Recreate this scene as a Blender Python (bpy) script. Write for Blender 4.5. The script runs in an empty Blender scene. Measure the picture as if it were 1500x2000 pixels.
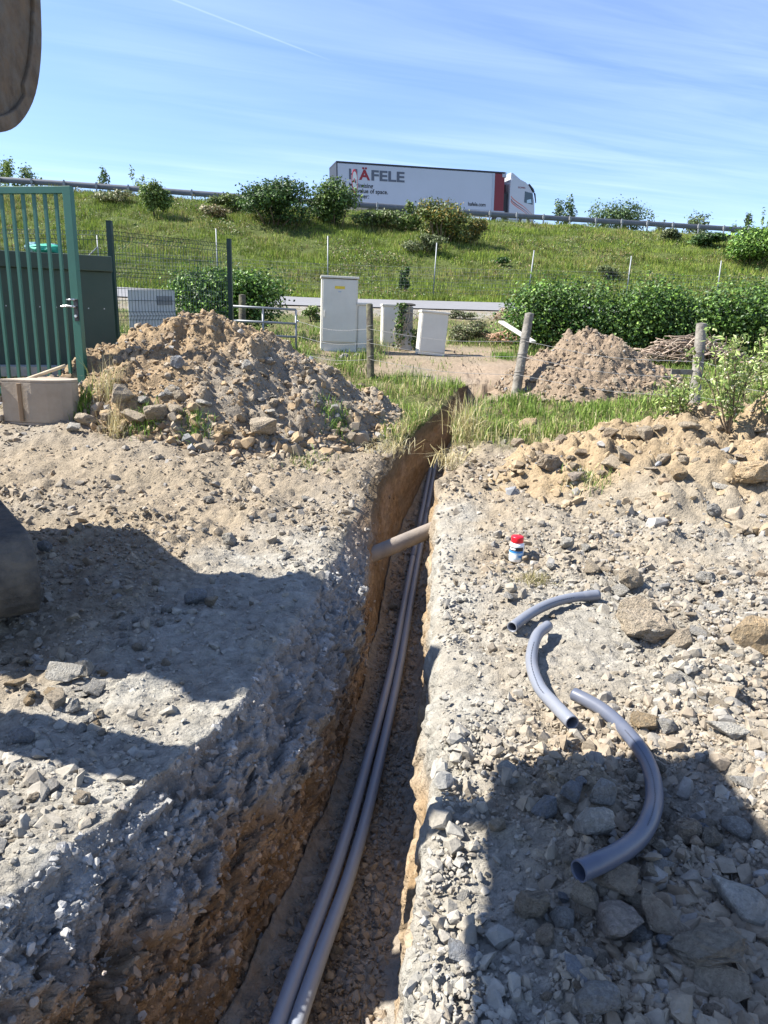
import bpy, bmesh, math, random
import numpy as np
from math import radians, sin, cos, pi, tan, atan2, sqrt
from mathutils import Vector, Matrix

rng = np.random.default_rng(7)
random.seed(7)
S = bpy.context.scene
COL = S.collection

# ------------------------------------------------------------------ camera
TH, PH, EYE, FPX = radians(14.5), radians(1.5), 1.3, 1389.0
F = np.array([0, cos(TH), -sin(TH)])
_U0 = np.array([0, sin(TH), cos(TH)])
_R0 = np.array([1.0, 0, 0])
U = _U0 * cos(PH) - _R0 * sin(PH)
R = _R0 * cos(PH) + _U0 * sin(PH)
CAM = np.array([0, 0, EYE])
cd = bpy.data.cameras.new('camera')
cam = bpy.data.objects.new('camera', cd)
COL.objects.link(cam)
cd.sensor_fit = 'VERTICAL'
cd.sensor_height = 36.0
cd.lens = 25.0
cd.clip_start = 0.05
cd.clip_end = 3000
cam.matrix_world = Matrix(((R[0], U[0], -F[0], CAM[0]), (R[1], U[1], -F[1], CAM[1]), (R[2], U[2], -F[2], CAM[2]), (0, 0, 0, 1)))
S.camera = cam

# ------------------------------------------------------------------ light
SUN_EL, SUN_AZ = radians(48), radians(3)       # the sun stands to the left
to_sun = Vector((-cos(SUN_EL) * cos(SUN_AZ), cos(SUN_EL) * sin(SUN_AZ), sin(SUN_EL)))
sd = bpy.data.lights.new('sun', 'SUN')
sd.energy = 5.0
sd.angle = radians(0.5)
sd.color = (1.0, 0.955, 0.88)
sun = bpy.data.objects.new('sun', sd)
COL.objects.link(sun)
sun.rotation_mode = 'QUATERNION'
sun.rotation_quaternion = to_sun.to_track_quat('Z', 'Y')
S.view_settings.view_transform = 'Standard'
S.view_settings.look = 'None'
S.view_settings.gamma = 1.0
S.view_settings.exposure = 1.47

W = bpy.data.worlds.new('World')
S.world = W
W.use_nodes = True
wn = W.node_tree
wn.nodes.clear()


def nd(t, kind, **kw):
    n = t.nodes.new(kind)
    for k, v in kw.items():
        if k == 'inp':
            for i, val in v.items():
                n.inputs[i].default_value = val
        else:
            setattr(n, k, v)
    return n


def build_world():
    L = wn.links
    out = nd(wn, 'ShaderNodeOutputWorld')
    bg = nd(wn, 'ShaderNodeBackground', inp={'Strength': 0.073})
    sky = nd(wn, 'ShaderNodeTexSky')
    sky.sky_type = 'NISHITA'
    sky.sun_disc = False
    sky.sun_elevation = SUN_EL
    sky.sun_rotation = atan2(to_sun.x, to_sun.y)
    sky.air_density = 1.0
    sky.dust_density = 0.2
    sky.ozone_density = 2.4
    tint = nd(wn, 'ShaderNodeVectorMath', operation='MULTIPLY', inp={1: (.98, 1.02, 1.20)})
    L.new(sky.outputs[0], tint.inputs[0])
    # thin cirrus: streaks in the plane of a high cloud sheet
    tc = nd(wn, 'ShaderNodeTexCoord')
    sep = nd(wn, 'ShaderNodeSeparateXYZ')
    L.new(tc.outputs['Generated'], sep.inputs[0])
    zc = nd(wn, 'ShaderNodeMath', operation='MAXIMUM', inp={1: 0.06})
    L.new(sep.outputs['Z'], zc.inputs[0])
    dx = nd(wn, 'ShaderNodeMath', operation='DIVIDE')
    dy = nd(wn, 'ShaderNodeMath', operation='DIVIDE')
    L.new(sep.outputs['X'], dx.inputs[0]); L.new(zc.outputs[0], dx.inputs[1])
    L.new(sep.outputs['Y'], dy.inputs[0]); L.new(zc.outputs[0], dy.inputs[1])
    cmb = nd(wn, 'ShaderNodeCombineXYZ')
    L.new(dx.outputs[0], cmb.inputs[0]); L.new(dy.outputs[0], cmb.inputs[1])
    mp = nd(wn, 'ShaderNodeMapping')
    sa, sb = F + R * (80 - 750) / FPX + U * 860 / FPX, F + R * (950 - 750) / FPX + U * 740 / FPX
    sa, sb = sa[:2] / sa[2], sb[:2] / sb[2]
    mp.inputs['Rotation'].default_value = (0, 0, -atan2(sb[1] - sa[1], sb[0] - sa[0]))
    L.new(cmb.outputs[0], mp.inputs[0])
    mps = nd(wn, 'ShaderNodeMapping')
    mps.inputs['Scale'].default_value = (0.36, 2.3, 1)
    L.new(mp.outputs[0], mps.inputs[0])
    n1 = nd(wn, 'ShaderNodeTexNoise', inp={'Scale': 1.3, 'Detail': 7.0, 'Roughness': 0.58, 'Distortion': 0.5})
    L.new(mps.outputs[0], n1.inputs['Vector'])
    mp2 = nd(wn, 'ShaderNodeMapping')
    mp2.inputs['Location'].default_value = (3.1, 1.7, 0)
    mp2.inputs['Scale'].default_value = (0.30, 0.5, 1)
    L.new(cmb.outputs[0], mp2.inputs[0])
    n2 = nd(wn, 'ShaderNodeTexNoise', inp={'Scale': 1.0, 'Detail': 3.0, 'Roughness': 0.5})
    L.new(mp2.outputs[0], n2.inputs['Vector'])
    r1 = nd(wn, 'ShaderNodeMapRange', inp={1: 0.36, 2: 0.80, 3: 0.0, 4: 1.0})
    L.new(n1.outputs['Fac'], r1.inputs[0])
    r2 = nd(wn, 'ShaderNodeMapRange', inp={1: 0.36, 2: 0.66, 3: 0.15, 4: 1.0})
    L.new(n2.outputs['Fac'], r2.inputs[0])
    mu = nd(wn, 'ShaderNodeMath', operation='MULTIPLY')
    L.new(r1.outputs[0], mu.inputs[0]); L.new(r2.outputs[0], mu.inputs[1])
    # one old condensation trail
    a, b = F + R * (340 - 750) / FPX + U * 1000 / FPX, F + R * (625 - 750) / FPX + U * 890 / FPX
    a, b = a[:2] / a[2], b[:2] / b[2]
    d = (b - a) / np.linalg.norm(b - a)
    nrm = np.array([-d[1], d[0], 0.0])
    dot = nd(wn, 'ShaderNodeVectorMath', operation='DOT_PRODUCT', inp={1: tuple(nrm)})
    L.new(cmb.outputs[0], dot.inputs[0])
    off = nd(wn, 'ShaderNodeMath', operation='SUBTRACT', inp={1: float(nrm[:2] @ a)})
    L.new(dot.outputs['Value'], off.inputs[0])
    ab = nd(wn, 'ShaderNodeMath', operation='ABSOLUTE')
    L.new(off.outputs[0], ab.inputs[0])
    tr = nd(wn, 'ShaderNodeMapRange', inp={1: 0.0, 2: 0.010, 3: 0.16, 4: 0.0})
    L.new(ab.outputs[0], tr.inputs[0])
    dl = nd(wn, 'ShaderNodeVectorMath', operation='DOT_PRODUCT', inp={1: (d[0], d[1], 0.0)})
    L.new(cmb.outputs[0], dl.inputs[0])
    ln = nd(wn, 'ShaderNodeMapRange', inp={1: float(d @ b) - 0.12, 2: float(d @ b) + 0.08, 3: 1.0, 4: 0.0})
    L.new(dl.outputs['Value'], ln.inputs[0])
    trm = nd(wn, 'ShaderNodeMath', operation='MULTIPLY')
    L.new(tr.outputs[0], trm.inputs[0]); L.new(ln.outputs[0], trm.inputs[1])
    sc = nd(wn, 'ShaderNodeMath', operation='MULTIPLY', inp={1: 0.36})
    L.new(mu.outputs[0], sc.inputs[0])
    ad = nd(wn, 'ShaderNodeMath', operation='ADD', use_clamp=True)
    L.new(sc.outputs[0], ad.inputs[0]); L.new(trm.outputs[0], ad.inputs[1])
    mix = nd(wn, 'ShaderNodeMixRGB')
    mix.inputs[2].default_value = (6.2, 7.4, 9.2, 1)
    L.new(ad.outputs[0], mix.inputs[0]); L.new(tint.outputs[0], mix.inputs[1])
    L.new(mix.outputs[0], bg.inputs['Color'])
    L.new(bg.outputs[0], out.inputs[0])


build_world()


# ------------------------------------------------------------------ maths
def P(px, py, d):
    """World point seen at photo pixel (px, py), d metres along the view axis."""
    return CAM + d * (F + R * (px - 750) / FPX + U * (1000 - py) / FPX)


_perm = np.random.default_rng(3).permutation(256)
_perm = np.concatenate([_perm, _perm, _perm])
_gr = np.random.default_rng(5).normal(size=(256, 3))
_gr /= np.linalg.norm(_gr, axis=1)[:, None]


def pn(x, y, z=0.0):
    x, y, z = np.broadcast_arrays(np.asarray(x, float), np.asarray(y, float), np.asarray(z, float))
    xi, yi, zi = np.floor(x).astype(int), np.floor(y).astype(int), np.floor(z).astype(int)
    xf, yf, zf = x - xi, y - yi, z - zi
    u, v, w = xf * xf * (3 - 2 * xf), yf * yf * (3 - 2 * yf), zf * zf * (3 - 2 * zf)
    xi &= 255; yi &= 255; zi &= 255

    def g(a, b, c):
        h = _perm[_perm[_perm[xi + a] + yi + b] + zi + c] & 255
        gg = _gr[h]
        return gg[..., 0] * (xf - a) + gg[..., 1] * (yf - b) + gg[..., 2] * (zf - c)
    l = lambda a, b, t: a + (b - a) * t
    return 1.6 * l(l(l(g(0, 0, 0), g(1, 0, 0), u), l(g(0, 1, 0), g(1, 1, 0), u), v),
                   l(l(g(0, 0, 1), g(1, 0, 1), u), l(g(0, 1, 1), g(1, 1, 1), u), v), w)


def fbm(x, y, z=0.0, oct=4, gain=0.5, lac=2.07):
    s, a = 0, 1.0
    for i in range(oct):
        s = s + a * pn(x * lac ** i + 17.3 * i, y * lac ** i - 5.1 * i, np.asarray(z) * lac ** i + 3.7 * i)
        a *= gain
    return s


_rt = np.random.default_rng(11).random((256, 6))


def worley2(x, y, seed=0):
    x, y = np.broadcast_arrays(np.asarray(x, float), np.asarray(y, float))
    xi, yi = np.floor(x).astype(int), np.floor(y).astype(int)
    best = np.full(x.shape, 9.0); r = np.zeros(x.shape); bx = np.zeros(x.shape); by = np.zeros(x.shape)
    for i in (-1, 0, 1):
        for j in (-1, 0, 1):
            h = _perm[_perm[(xi + i + seed) & 255] + ((yi + j) & 255)] & 255
            dx = x - (xi + i + _rt[h, 0]); dy = y - (yi + j + _rt[h, 1])
            d = dx * dx + dy * dy
            k = d < best
            best = np.where(k, d, best); r = np.where(k, _rt[h, 2], r)
            bx = np.where(k, dx * (_rt[h, 3] - .5) + dy * (_rt[h, 4] - .5), bx)
    return np.sqrt(best), r, bx


def worley3(x, y, z, seed=0):
    x, y, z = np.broadcast_arrays(np.asarray(x, float), np.asarray(y, float), np.asarray(z, float))
    xi, yi, zi = np.floor(x).astype(int), np.floor(y).astype(int), np.floor(z).astype(int)
    best = np.full(x.shape, 9.0); r = np.zeros(x.shape); bx = np.zeros(x.shape)
    for i in (-1, 0, 1):
        for j in (-1, 0, 1):
            for k_ in (-1, 0, 1):
                h = _perm[_perm[_perm[(xi + i + seed) & 255] + ((yi + j) & 255)] + ((zi + k_) & 255)] & 255
                dx = x - (xi + i + _rt[h, 0]); dy = y - (yi + j + _rt[h, 1]); dz = z - (zi + k_ + _rt[h, 5])
                d = dx * dx + dy * dy + dz * dz
                k = d < best
                best = np.where(k, d, best); r = np.where(k, _rt[h, 2], r)
                bx = np.where(k, dx * (_rt[h, 3] - .5) + dy * (_rt[h, 4] - .5) + dz * (_rt[h, 2] - .5), bx)
    return np.sqrt(best), r, bx


def clods(x, y, sc, seed):
    """Lumpy broken earth of one size, about 0 to 1."""
    wx, wy = x + .25 * sc * pn(x / sc * 1.3, y / sc * 1.3, seed), y + .25 * sc * pn(x / sc * 1.3, y / sc * 1.3, seed + 5.)
    f, r, t = worley2(wx / sc, wy / sc, seed)
    return np.clip(1 - (f / .68) ** 2, 0, 1) ** .6 * r * r * 1.3 + .5 * t


def sst(x, a, b):
    t = np.clip((np.asarray(x, float) - a) / (b - a), 0, 1)
    return t * t * (3 - 2 * t)


def table(xs, ys, sig=0.25, lo=-6, hi=60, step=0.02):
    g = np.arange(lo, hi, step)
    v = np.interp(g, xs, ys)
    k = int(3 * sig / step)
    w = np.exp(-0.5 * (np.arange(-k, k + 1) * step / sig) ** 2)
    w /= w.sum()
    v = np.convolve(np.pad(v, k, mode='edge'), w, 'valid')
    return lambda q: np.interp(q, g, v)


# ------------------------------------------------------------------ terrain
Z_AXIS = table([-6, 0, 1, 2, 3, 4, 5, 6, 7, 8, 9, 10, 11.5, 13, 15, 20, 21, 27.6, 29.5, 60],
               [.18, .13, .10, .05, .01, 0, .03, .13, .23, .32, .42, .54, .78, .92, 1.10, 1.70, 1.83, 2.29, 2.42, 2.5], 0.35)
_rail_px = [(-420, 330, 44.5), (0, 351, 45), (250, 368, 45.5), (480, 385, 46), (690, 399, 47), (985, 420, 49.5), (1250, 436, 51.5), (1500, 452, 53), (2000, 486, 57)]
RAIL = np.array([P(a, b, c) for a, b, c in _rail_px])
_cx, _cy, _cz = RAIL[:, 0], RAIL[:, 1], RAIL[:, 2] - 0.62


def crest(x):
    return np.interp(x, _cx, _cy), np.interp(x, _cx, _cz)


def H(x, y):
    x = np.asarray(x, float); y = np.asarray(y, float)
    z = Z_AXIS(np.minimum(y, 29.5))
    z = z + .25 * sst(y, 4.0, 6.5) * sst(-x, .4, 2.6) * (1 - sst(y, 11, 16))
    z = z + .10 * sst(y, 4.5, 7) * sst(x, 1.2, 3.2) * (1 - sst(y, 9, 12))
    z = z + .028 * np.maximum(0, -x - 3) * sst(y, 16, 23)
    yc, zc = crest(x)
    t = np.clip((y - 29.5) / (yc - 0.7 - 29.5), 0, 1)
    e = .35 * t + .65 * t * t * (3 - 2 * t)
    z = z + (zc - z) * e
    bank = sst(y, 29.5, 33) * (1 - sst(t, .9, 1.0))
    z = z + bank * (.22 * pn(x * .22, y * .22) + .12 * pn(x * .6, y * .6))
    z = z + .04 * sst(y, 6, 9) * (1 - sst(y, 20.0, 20.9)) * pn(x * .7, y * .7, 4.)
    z = z + .03 * (1 - sst(y, 9, 12)) * pn(x * 1.1, y * 1.1, 9.)
    # highway platform behind the crest
    return z


Y = [-3, .5, 1.25, 1.6, 2.0, 2.4, 2.8, 3.6, 4.8, 6.0, 7.15, 8.6, 9.6, 10.4, 60]
XT = table(Y, [-1.5, -1.15, -.84, -.66, -.50, -.47, -.42, -.32, -.21, -.08, .22, .62, .95, 1.2, 1.2], .12)      # top of the left bank
XF = table([-3, .5, 1.6, 2.56, 4.6, 6, 7.15, 8.6, 9.6, 10.4, 60], [-.75, -.62, -.42, -.215, -.03, .07, .28, .60, .92, 1.2, 1.2], .15)   # foot of the left wall
XR = table([-3, .5, 1.09, 1.58, 2.21, 3.1, 4.4, 5.1, 6.4, 7.6, 8.6, 9.6, 10.4, 60], [-.15, .0, .06, .145, .195, .255, .335, .38, .56, .77, 1.0, 1.33, 1.6, 1.6], .12)   # right lip
XG = table([-3, .5, 1.66, 2.43, 3.5, 5, 6.4, 7.6, 8.6, 9.6, 60], [-.02, .02, .085, .17, .24, .36, .54, .74, .93, 1.22, 1.5], .15)   # foot of the right wall
ZFLOOR = table([-3, 1.0, 1.6, 3, 4.6, 5.5, 6.5, 7.5, 8.5, 9.5, 60], [-.55, -.56, -.62, -.74, -.74, -.68, -.56, -.42, -.26, -.10, 0], .2)
YEND = 10.1


def xedge(y, f, amp, seed):
    return f(y) + amp * sst(y, -1, 1.2) * (pn(y * 2.3, seed) + .5 * pn(y * 6.1, seed + 9) + .3 * pn(y * 15., seed + 3))


def march(px, py, surf, t0=.5, t1=95.):
    """First crossing of a view ray with a height field."""
    v = F + R * (px - 750) / FPX + U * (1000 - py) / FPX
    for k in range(3):
        t = t0 * (t1 / t0) ** np.linspace(0, 1, 260 if k == 0 else 40)
        q = CAM[None] + v[None] * t[:, None]
        below = q[:, 2] < surf(q[:, 0], q[:, 1])
        if not below.any(): return CAM + v * t1
        i = int(np.argmax(below))
        if i == 0: return CAM + v * t[0]
        t0, t1 = t[i - 1], t[i]
    return CAM + v * t1


def gp(px, py, dz=0.0):
    """Ground point seen at photo pixel (px, py)."""
    return march(px, py, lambda x, y: H(x, y) + dz)


def depth(p):
    return float((np.asarray(p) - CAM) @ F)


# ------------------------------------------------------------------ mesh helpers
def mesh_np(name, V, faces, mats, parent=None, col=None, smooth=False, fmat=None):
    """faces: list of int arrays (M,k)."""
    me = bpy.data.meshes.new(name)
    V = np.ascontiguousarray(V, dtype=np.float32)
    me.vertices.add(len(V))
    me.vertices.foreach_set('co', V.ravel())
    faces = [np.asarray(f, np.int32) for f in faces if len(f)]
    nl = sum(f.size for f in faces)
    npoly = sum(len(f) for f in faces)
    me.loops.add(nl)
    me.polygons.add(npoly)
    me.loops.foreach_set('vertex_index', np.concatenate([f.ravel() for f in faces]))
    tot = np.concatenate([np.full(len(f), f.shape[1], np.int32) for f in faces])
    st = np.concatenate([[0], np.cumsum(tot)[:-1]]).astype(np.int32)
    me.polygons.foreach_set('loop_start', st)
    me.polygons.foreach_set('loop_total', tot)
    me.polygons.foreach_set('use_smooth', np.full(npoly, bool(smooth)))
    if fmat is not None:
        me.polygons.foreach_set('material_index', np.asarray(fmat, np.int32))
    if col is not None:
        a = me.color_attributes.new('Col', 'FLOAT_COLOR', 'POINT')
        c = np.ones((len(V), 4), np.float32)
        c[:, :3] = col
        a.data.foreach_set('color', c.ravel())
    me.update(calc_edges=True)
    me.validate()
    for m in (mats if isinstance(mats, (list, tuple)) else [mats]):
        me.materials.append(m)
    o = bpy.data.objects.new(name, me)
    COL.objects.link(o)
    if parent is not None:
        o.parent = parent
    return o


class MB:
    """Collects boxes, tubes, prisms and lathes; build() links them as one mesh."""
    def __init__(s):
        s.v, s.f, s.sm = [], [], []

    def add(s, verts, faces, smooth=False):
        b = len(s.v)
        s.v += [tuple(map(float, q)) for q in verts]
        for f in faces:
            s.f.append(tuple(b + i for i in f))
            s.sm.append(smooth)
        return s

    def box(s, c, size, M=None):
        hx, hy, hz = [q / 2 for q in size]
        vs = [Vector((x, y, z)) for x in (-hx, hx) for y in (-hy, hy) for z in (-hz, hz)]
        if M is not None:
            vs = [M @ q for q in vs]
        c = Vector(c)
        return s.add([q + c for q in vs], [(0, 1, 3, 2), (4, 6, 7, 5), (0, 4, 5, 1), (2, 3, 7, 6), (0, 2, 6, 4), (1, 5, 7, 3)])

    def tube(s, pts, r, n=10, caps=True, smooth=True, inner=None):
        pts = [Vector(p) for p in pts]
        rs = r if hasattr(r, '__len__') else [r] * len(pts)
        tang = []
        for i in range(len(pts)):
            a, b = pts[max(i - 1, 0)], pts[min(i + 1, len(pts) - 1)]
            t = (b - a)
            tang.append(t.normalized() if t.length > 1e-9 else Vector((0, 0, 1)))
        up = Vector((0, 0, 1)) if abs(tang[0].z) < .9 else Vector((1, 0, 0))
        nx = tang[0].cross(up).normalized()
        rings = []
        for i, p in enumerate(pts):
            nx = (nx - tang[i] * nx.dot(tang[i])).normalized()
            ny = tang[i].cross(nx)
            rings.append([(nx * cos(2 * pi * k / n) + ny * sin(2 * pi * k / n)) for k in range(n)])

        def shell(scale, flip):
            vs = [pts[i] + d * (rs[i] * scale if scale <= 1 else rs[i]) for i in range(len(pts)) for d in rings[i]]
            fs = []
            for i in range(len(pts) - 1):
                for k in range(n):
                    q = (i * n + k, i * n + (k + 1) % n, (i + 1) * n + (k + 1) % n, (i + 1) * n + k)
                    fs.append(q[::-1] if not flip else q)
            return vs, fs
        vo, fo = shell(1, False)
        if inner is None:
            fs = list(fo)
            b = len(s.v)
            s.add(vo, fs, smooth)
            if caps:
                m = (len(pts) - 1) * n
                s.f.append(tuple(b + k for k in range(n))); s.sm.append(False)
                s.f.append(tuple(b + m + k for k in reversed(range(n)))); s.sm.append(False)
        else:
            vi, fi = shell(inner, True)
            b0 = len(s.v)
            s.add(vo, fo, smooth)
            b1 = len(s.v)
            s.add(vi, fi, smooth)
            m = (len(pts) - 1) * n
            for k in range(n):
                k2 = (k + 1) % n
                s.f.append((b0 + k, b0 + k2, b1 + k2, b1 + k)); s.sm.append(False)
                s.f.append((b0 + m + k2, b0 + m + k, b1 + m + k, b1 + m + k2)); s.sm.append(False)
        return s

    def lathe(s, prof, o=(0, 0, 0), n=28, smooth=True, a0=0.0, a1=2 * pi):
        full = abs(a1 - a0 - 2 * pi) < 1e-6
        m = n if full else n + 1
        vs = [(o[0] + r * cos(a0 + (a1 - a0) * k / n), o[1] + r * sin(a0 + (a1 - a0) * k / n), o[2] + z) for r, z in prof for k in range(m)]
        fs = []
        for i in range(len(prof) - 1):
            for k in range(n):
                k2 = (k + 1) % m
                fs.append((i * m + k, i * m + k2, (i + 1) * m + k2, (i + 1) * m + k))
        return s.add(vs, fs, smooth)

    def prism(s, poly, O, ex, ey, ez, t0, t1):
        """poly in (ex, ey), extruded from t0 to t1 along ez."""
        O, ex, ey, ez = map(Vector, (O, ex, ey, ez))
        n = len(poly)
        vs = [O + ex * a + ey * b + ez * t for t in (t0, t1) for a, b in poly]
        fs = [tuple(range(n))[::-1], tuple(range(n, 2 * n))]
        fs += [(i, (i + 1) % n, n + (i + 1) % n, n + i) for i in range(n)]
        return s.add(vs, fs)

    def build(s, name, m, parent=None, bevel=0, at=None):
        me = bpy.data.meshes.new(name)
        v = s.v
        if at is not None:
            v = [(q[0] - at[0], q[1] - at[1], q[2] - at[2]) for q in v]
        me.from_pydata(v, [], s.f)
        me.polygons.foreach_set('use_smooth', s.sm)
        me.update()
        bm = bmesh.new(); bm.from_mesh(me)
        bmesh.ops.recalc_face_normals(bm, faces=bm.faces)
        bm.to_mesh(me); bm.free()
        for q in (m if isinstance(m, (list, tuple)) else [m]):
            me.materials.append(q)
        o = bpy.data.objects.new(name, me)
        COL.objects.link(o)
        if at is not None:
            o.location = at
        if parent is not None:
            o.parent = parent
        if bevel:
            b = o.modifiers.new('bevel', 'BEVEL')
            b.width = bevel; b.segments = 2; b.limit_method = 'ANGLE'; b.angle_limit = radians(40)
        return o


def tag(o, label=None, cat=None, group=None, kind=None):
    if label: o['label'] = label
    if cat: o['category'] = cat
    if group: o['group'] = group
    if kind: o['kind'] = kind
    return o


def empty(name, loc=(0, 0, 0), label=None, cat=None, group=None):
    o = bpy.data.objects.new(name, None)
    o.empty_display_size = .1
    COL.objects.link(o)
    o.location = loc
    return tag(o, label, cat, group)


def reparent(root):
    """Children were built in world space: keep them there under a root that has a place."""
    for c in root.children:
        c.location = Vector(c.location) - Vector(root.location)


def spline(pts, n=12):
    pts = [Vector(p) for p in pts]
    pp = [2 * pts[0] - pts[1]] + pts + [2 * pts[-1] - pts[-2]]
    out = []
    for i in range(1, len(pp) - 2):
        a, b, c, d = pp[i - 1:i + 3]
        for k in range(n):
            t = k / n
            out.append(.5 * ((2 * b) + (c - a) * t + (2 * a - 5 * b + 4 * c - d) * t * t + (3 * b - a - 3 * c + d) * t ** 3))
    out.append(pts[-1])
    return out


# ------------------------------------------------------------------ materials
def material(name, c=(.5, .5, .5), rough=.7, metal=0.0, var=0.0, vscale=8.0, bump=0.0, bscale=60.0, attr=False, spec=.5,
             dirt=None, dirt_amt=.5, dscale=3.0, transl=0.0, rnd=0.0, bdist=.01):
    m = bpy.data.materials.new(name)
    m.use_nodes = True
    t = m.node_tree
    L = t.links
    bs = t.nodes['Principled BSDF']
    bs.inputs['Roughness'].default_value = rough
    bs.inputs['Metallic'].default_value = metal
    bs.inputs['Specular IOR Level'].default_value = spec
    if attr:
        a = nd(t, 'ShaderNodeVertexColor', layer_name='Col')
        src = a.outputs['Color']
    else:
        a = nd(t, 'ShaderNodeRGB')
        a.outputs[0].default_value = (*c, 1)
        src = a.outputs[0]
    tc = nd(t, 'ShaderNodeTexCoord')
    if var:
        n = nd(t, 'ShaderNodeTexNoise', inp={'Scale': vscale, 'Detail': 6.0, 'Roughness': .65})
        L.new(tc.outputs['Object'], n.inputs['Vector'])
        mr = nd(t, 'ShaderNodeMapRange', inp={1: .3, 2: .7, 3: 1 - var, 4: 1 + var})
        L.new(n.outputs['Fac'], mr.inputs[0])
        mx = nd(t, 'ShaderNodeVectorMath', operation='SCALE')
        L.new(src, mx.inputs[0]); L.new(mr.outputs[0], mx.inputs['Scale'])
        src = mx.outputs[0]
    if rnd:
        oi = nd(t, 'ShaderNodeObjectInfo')
        mr = nd(t, 'ShaderNodeMapRange', inp={1: 0., 2: 1., 3: 1 - rnd, 4: 1 + rnd})
        L.new(oi.outputs['Random'], mr.inputs[0])
        mx = nd(t, 'ShaderNodeVectorMath', operation='SCALE')
        L.new(src, mx.inputs[0]); L.new(mr.outputs[0], mx.inputs['Scale'])
        src = mx.outputs[0]
    if dirt:
        n = nd(t, 'ShaderNodeTexNoise', inp={'Scale': dscale, 'Detail': 8.0, 'Roughness': .7})
        L.new(tc.outputs['Object'], n.inputs['Vector'])
        mr = nd(t, 'ShaderNodeMapRange', inp={1: .42, 2: .62, 3: 0., 4: dirt_amt})
        L.new(n.outputs['Fac'], mr.inputs[0])
        mx = nd(t, 'ShaderNodeMixRGB')
        mx.inputs[2].default_value = (*dirt, 1)
        L.new(mr.outputs[0], mx.inputs[0]); L.new(src, mx.inputs[1])
        src = mx.outputs[0]
    L.new(src, bs.inputs['Base Color'])
    if bump:
        n = nd(t, 'ShaderNodeTexNoise', inp={'Scale': bscale, 'Detail': 8.0, 'Roughness': .65})
        L.new(tc.outputs['Object'], n.inputs['Vector'])
        b = nd(t, 'ShaderNodeBump', inp={'Strength': bump, 'Distance': bdist})
        L.new(n.outputs['Fac'], b.inputs['Height'])
        L.new(b.outputs[0], bs.inputs['Normal'])
    if transl:
        tr = nd(t, 'ShaderNodeBsdfTranslucent')
        L.new(src, tr.inputs['Color'])
        ms = nd(t, 'ShaderNodeMixShader', inp={0: transl})
        L.new(bs.outputs[0], ms.inputs[1]); L.new(tr.outputs[0], ms.inputs[2])
        L.new(ms.outputs[0], t.nodes['Material Output'].inputs[0])
    return m


M_SOIL = material('soil', attr=True, rough=.95, var=.22, vscale=22., bump=.9, bscale=95., spec=.15, bdist=.012)
def granular(m):
    t = m.node_tree; L = t.links
    bs = t.nodes['Principled BSDF']
    old = bs.inputs['Normal'].links[0].from_node
    tc = nd(t, 'ShaderNodeTexCoord')
    h = None
    for sc, st in ((48., .9), (130., .55)):
        n = nd(t, 'ShaderNodeTexNoise', inp={'Scale': sc * .5, 'Detail': 2.0})
        L.new(tc.outputs['Object'], n.inputs['Vector'])
        wv = nd(t, 'ShaderNodeMixRGB', inp={0: .04}); L.new(tc.outputs['Object'], wv.inputs[1]); L.new(n.outputs['Color'], wv.inputs[2])
        v = nd(t, 'ShaderNodeTexVoronoi', inp={'Scale': sc}); L.new(wv.outputs[0], v.inputs['Vector'])
        mr = nd(t, 'ShaderNodeMapRange', inp={1: .0, 2: .75, 3: st, 4: 0.}); L.new(v.outputs['Distance'], mr.inputs[0])
        md = nd(t, 'ShaderNodeMath', operation='MULTIPLY'); L.new(mr.outputs[0], md.inputs[0]); L.new(v.outputs['Color'], md.inputs[1])
        b = nd(t, 'ShaderNodeBump', inp={'Strength': .85, 'Distance': .55 / sc})
        L.new(md.outputs[0], b.inputs['Height']); L.new(old.outputs[0], b.inputs['Normal'])
        old = b
    L.new(old.outputs[0], bs.inputs['Normal'])


granular(M_SOIL)
M_STONE = material('stone_mixed', attr=True, rough=.9, var=.22, vscale=30., bump=.6, bscale=120., spec=.25, bdist=.006)
M_ROCK = material('rock', attr=True, rough=.88, var=.42, vscale=4.5, bump=1., bscale=9., spec=.25, rnd=.12, dirt=(.30, .265, .20), dirt_amt=.5, dscale=2.6, bdist=.05)
M_GRASS = material('grass_blade', attr=True, rough=.6, spec=.2, transl=.25)
M_LEAF = material('leaf', attr=True, rough=.5, spec=.35, transl=.22)
M_BARK = material('bark', (.16, .12, .08), .9, var=.4, vscale=20, bump=.8, bscale=40)
M_TWIG = material('dry_twig', attr=True, rough=.85, var=.2)
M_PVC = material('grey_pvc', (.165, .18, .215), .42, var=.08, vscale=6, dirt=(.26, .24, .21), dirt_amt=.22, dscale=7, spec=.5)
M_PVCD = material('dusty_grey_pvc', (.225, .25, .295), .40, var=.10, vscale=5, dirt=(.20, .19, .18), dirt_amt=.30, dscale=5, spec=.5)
M_PVCS = material('grey_pvc_shade_painted', (.075, .088, .125), .38, var=.10, vscale=5, dirt=(.15, .145, .14), dirt_amt=.25, dscale=5, spec=.5)  # the grey pvc again, darkened to put the shade into its colour
M_CLAYPIPE = material('old_drain_pipe', (.20, .17, .145), .75, var=.25, vscale=8, dirt=(.25, .205, .15), dirt_amt=.5, dscale=9, bump=.3)
M_RED = material('red_lid_plastic', (.62, .008, .02), .35, spec=.5)
M_WHITEP = material('white_plastic', (.78, .78, .76), .4)
M_BLACKP = material('black_print', (.012, .012, .016), .5)
M_BLUEP = material('blue_print', (.03, .20, .50), .5)
M_SKYP = material('pale_blue_print_and_reflection', (.42, .58, .68), .5)  # pot label print, and the sky reflection painted on the lorry window
M_CAB = material('beige_polyester', (.61, .585, .52), .55, var=.05, vscale=3, dirt=(.42, .37, .28), dirt_amt=.15, dscale=4)
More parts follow.
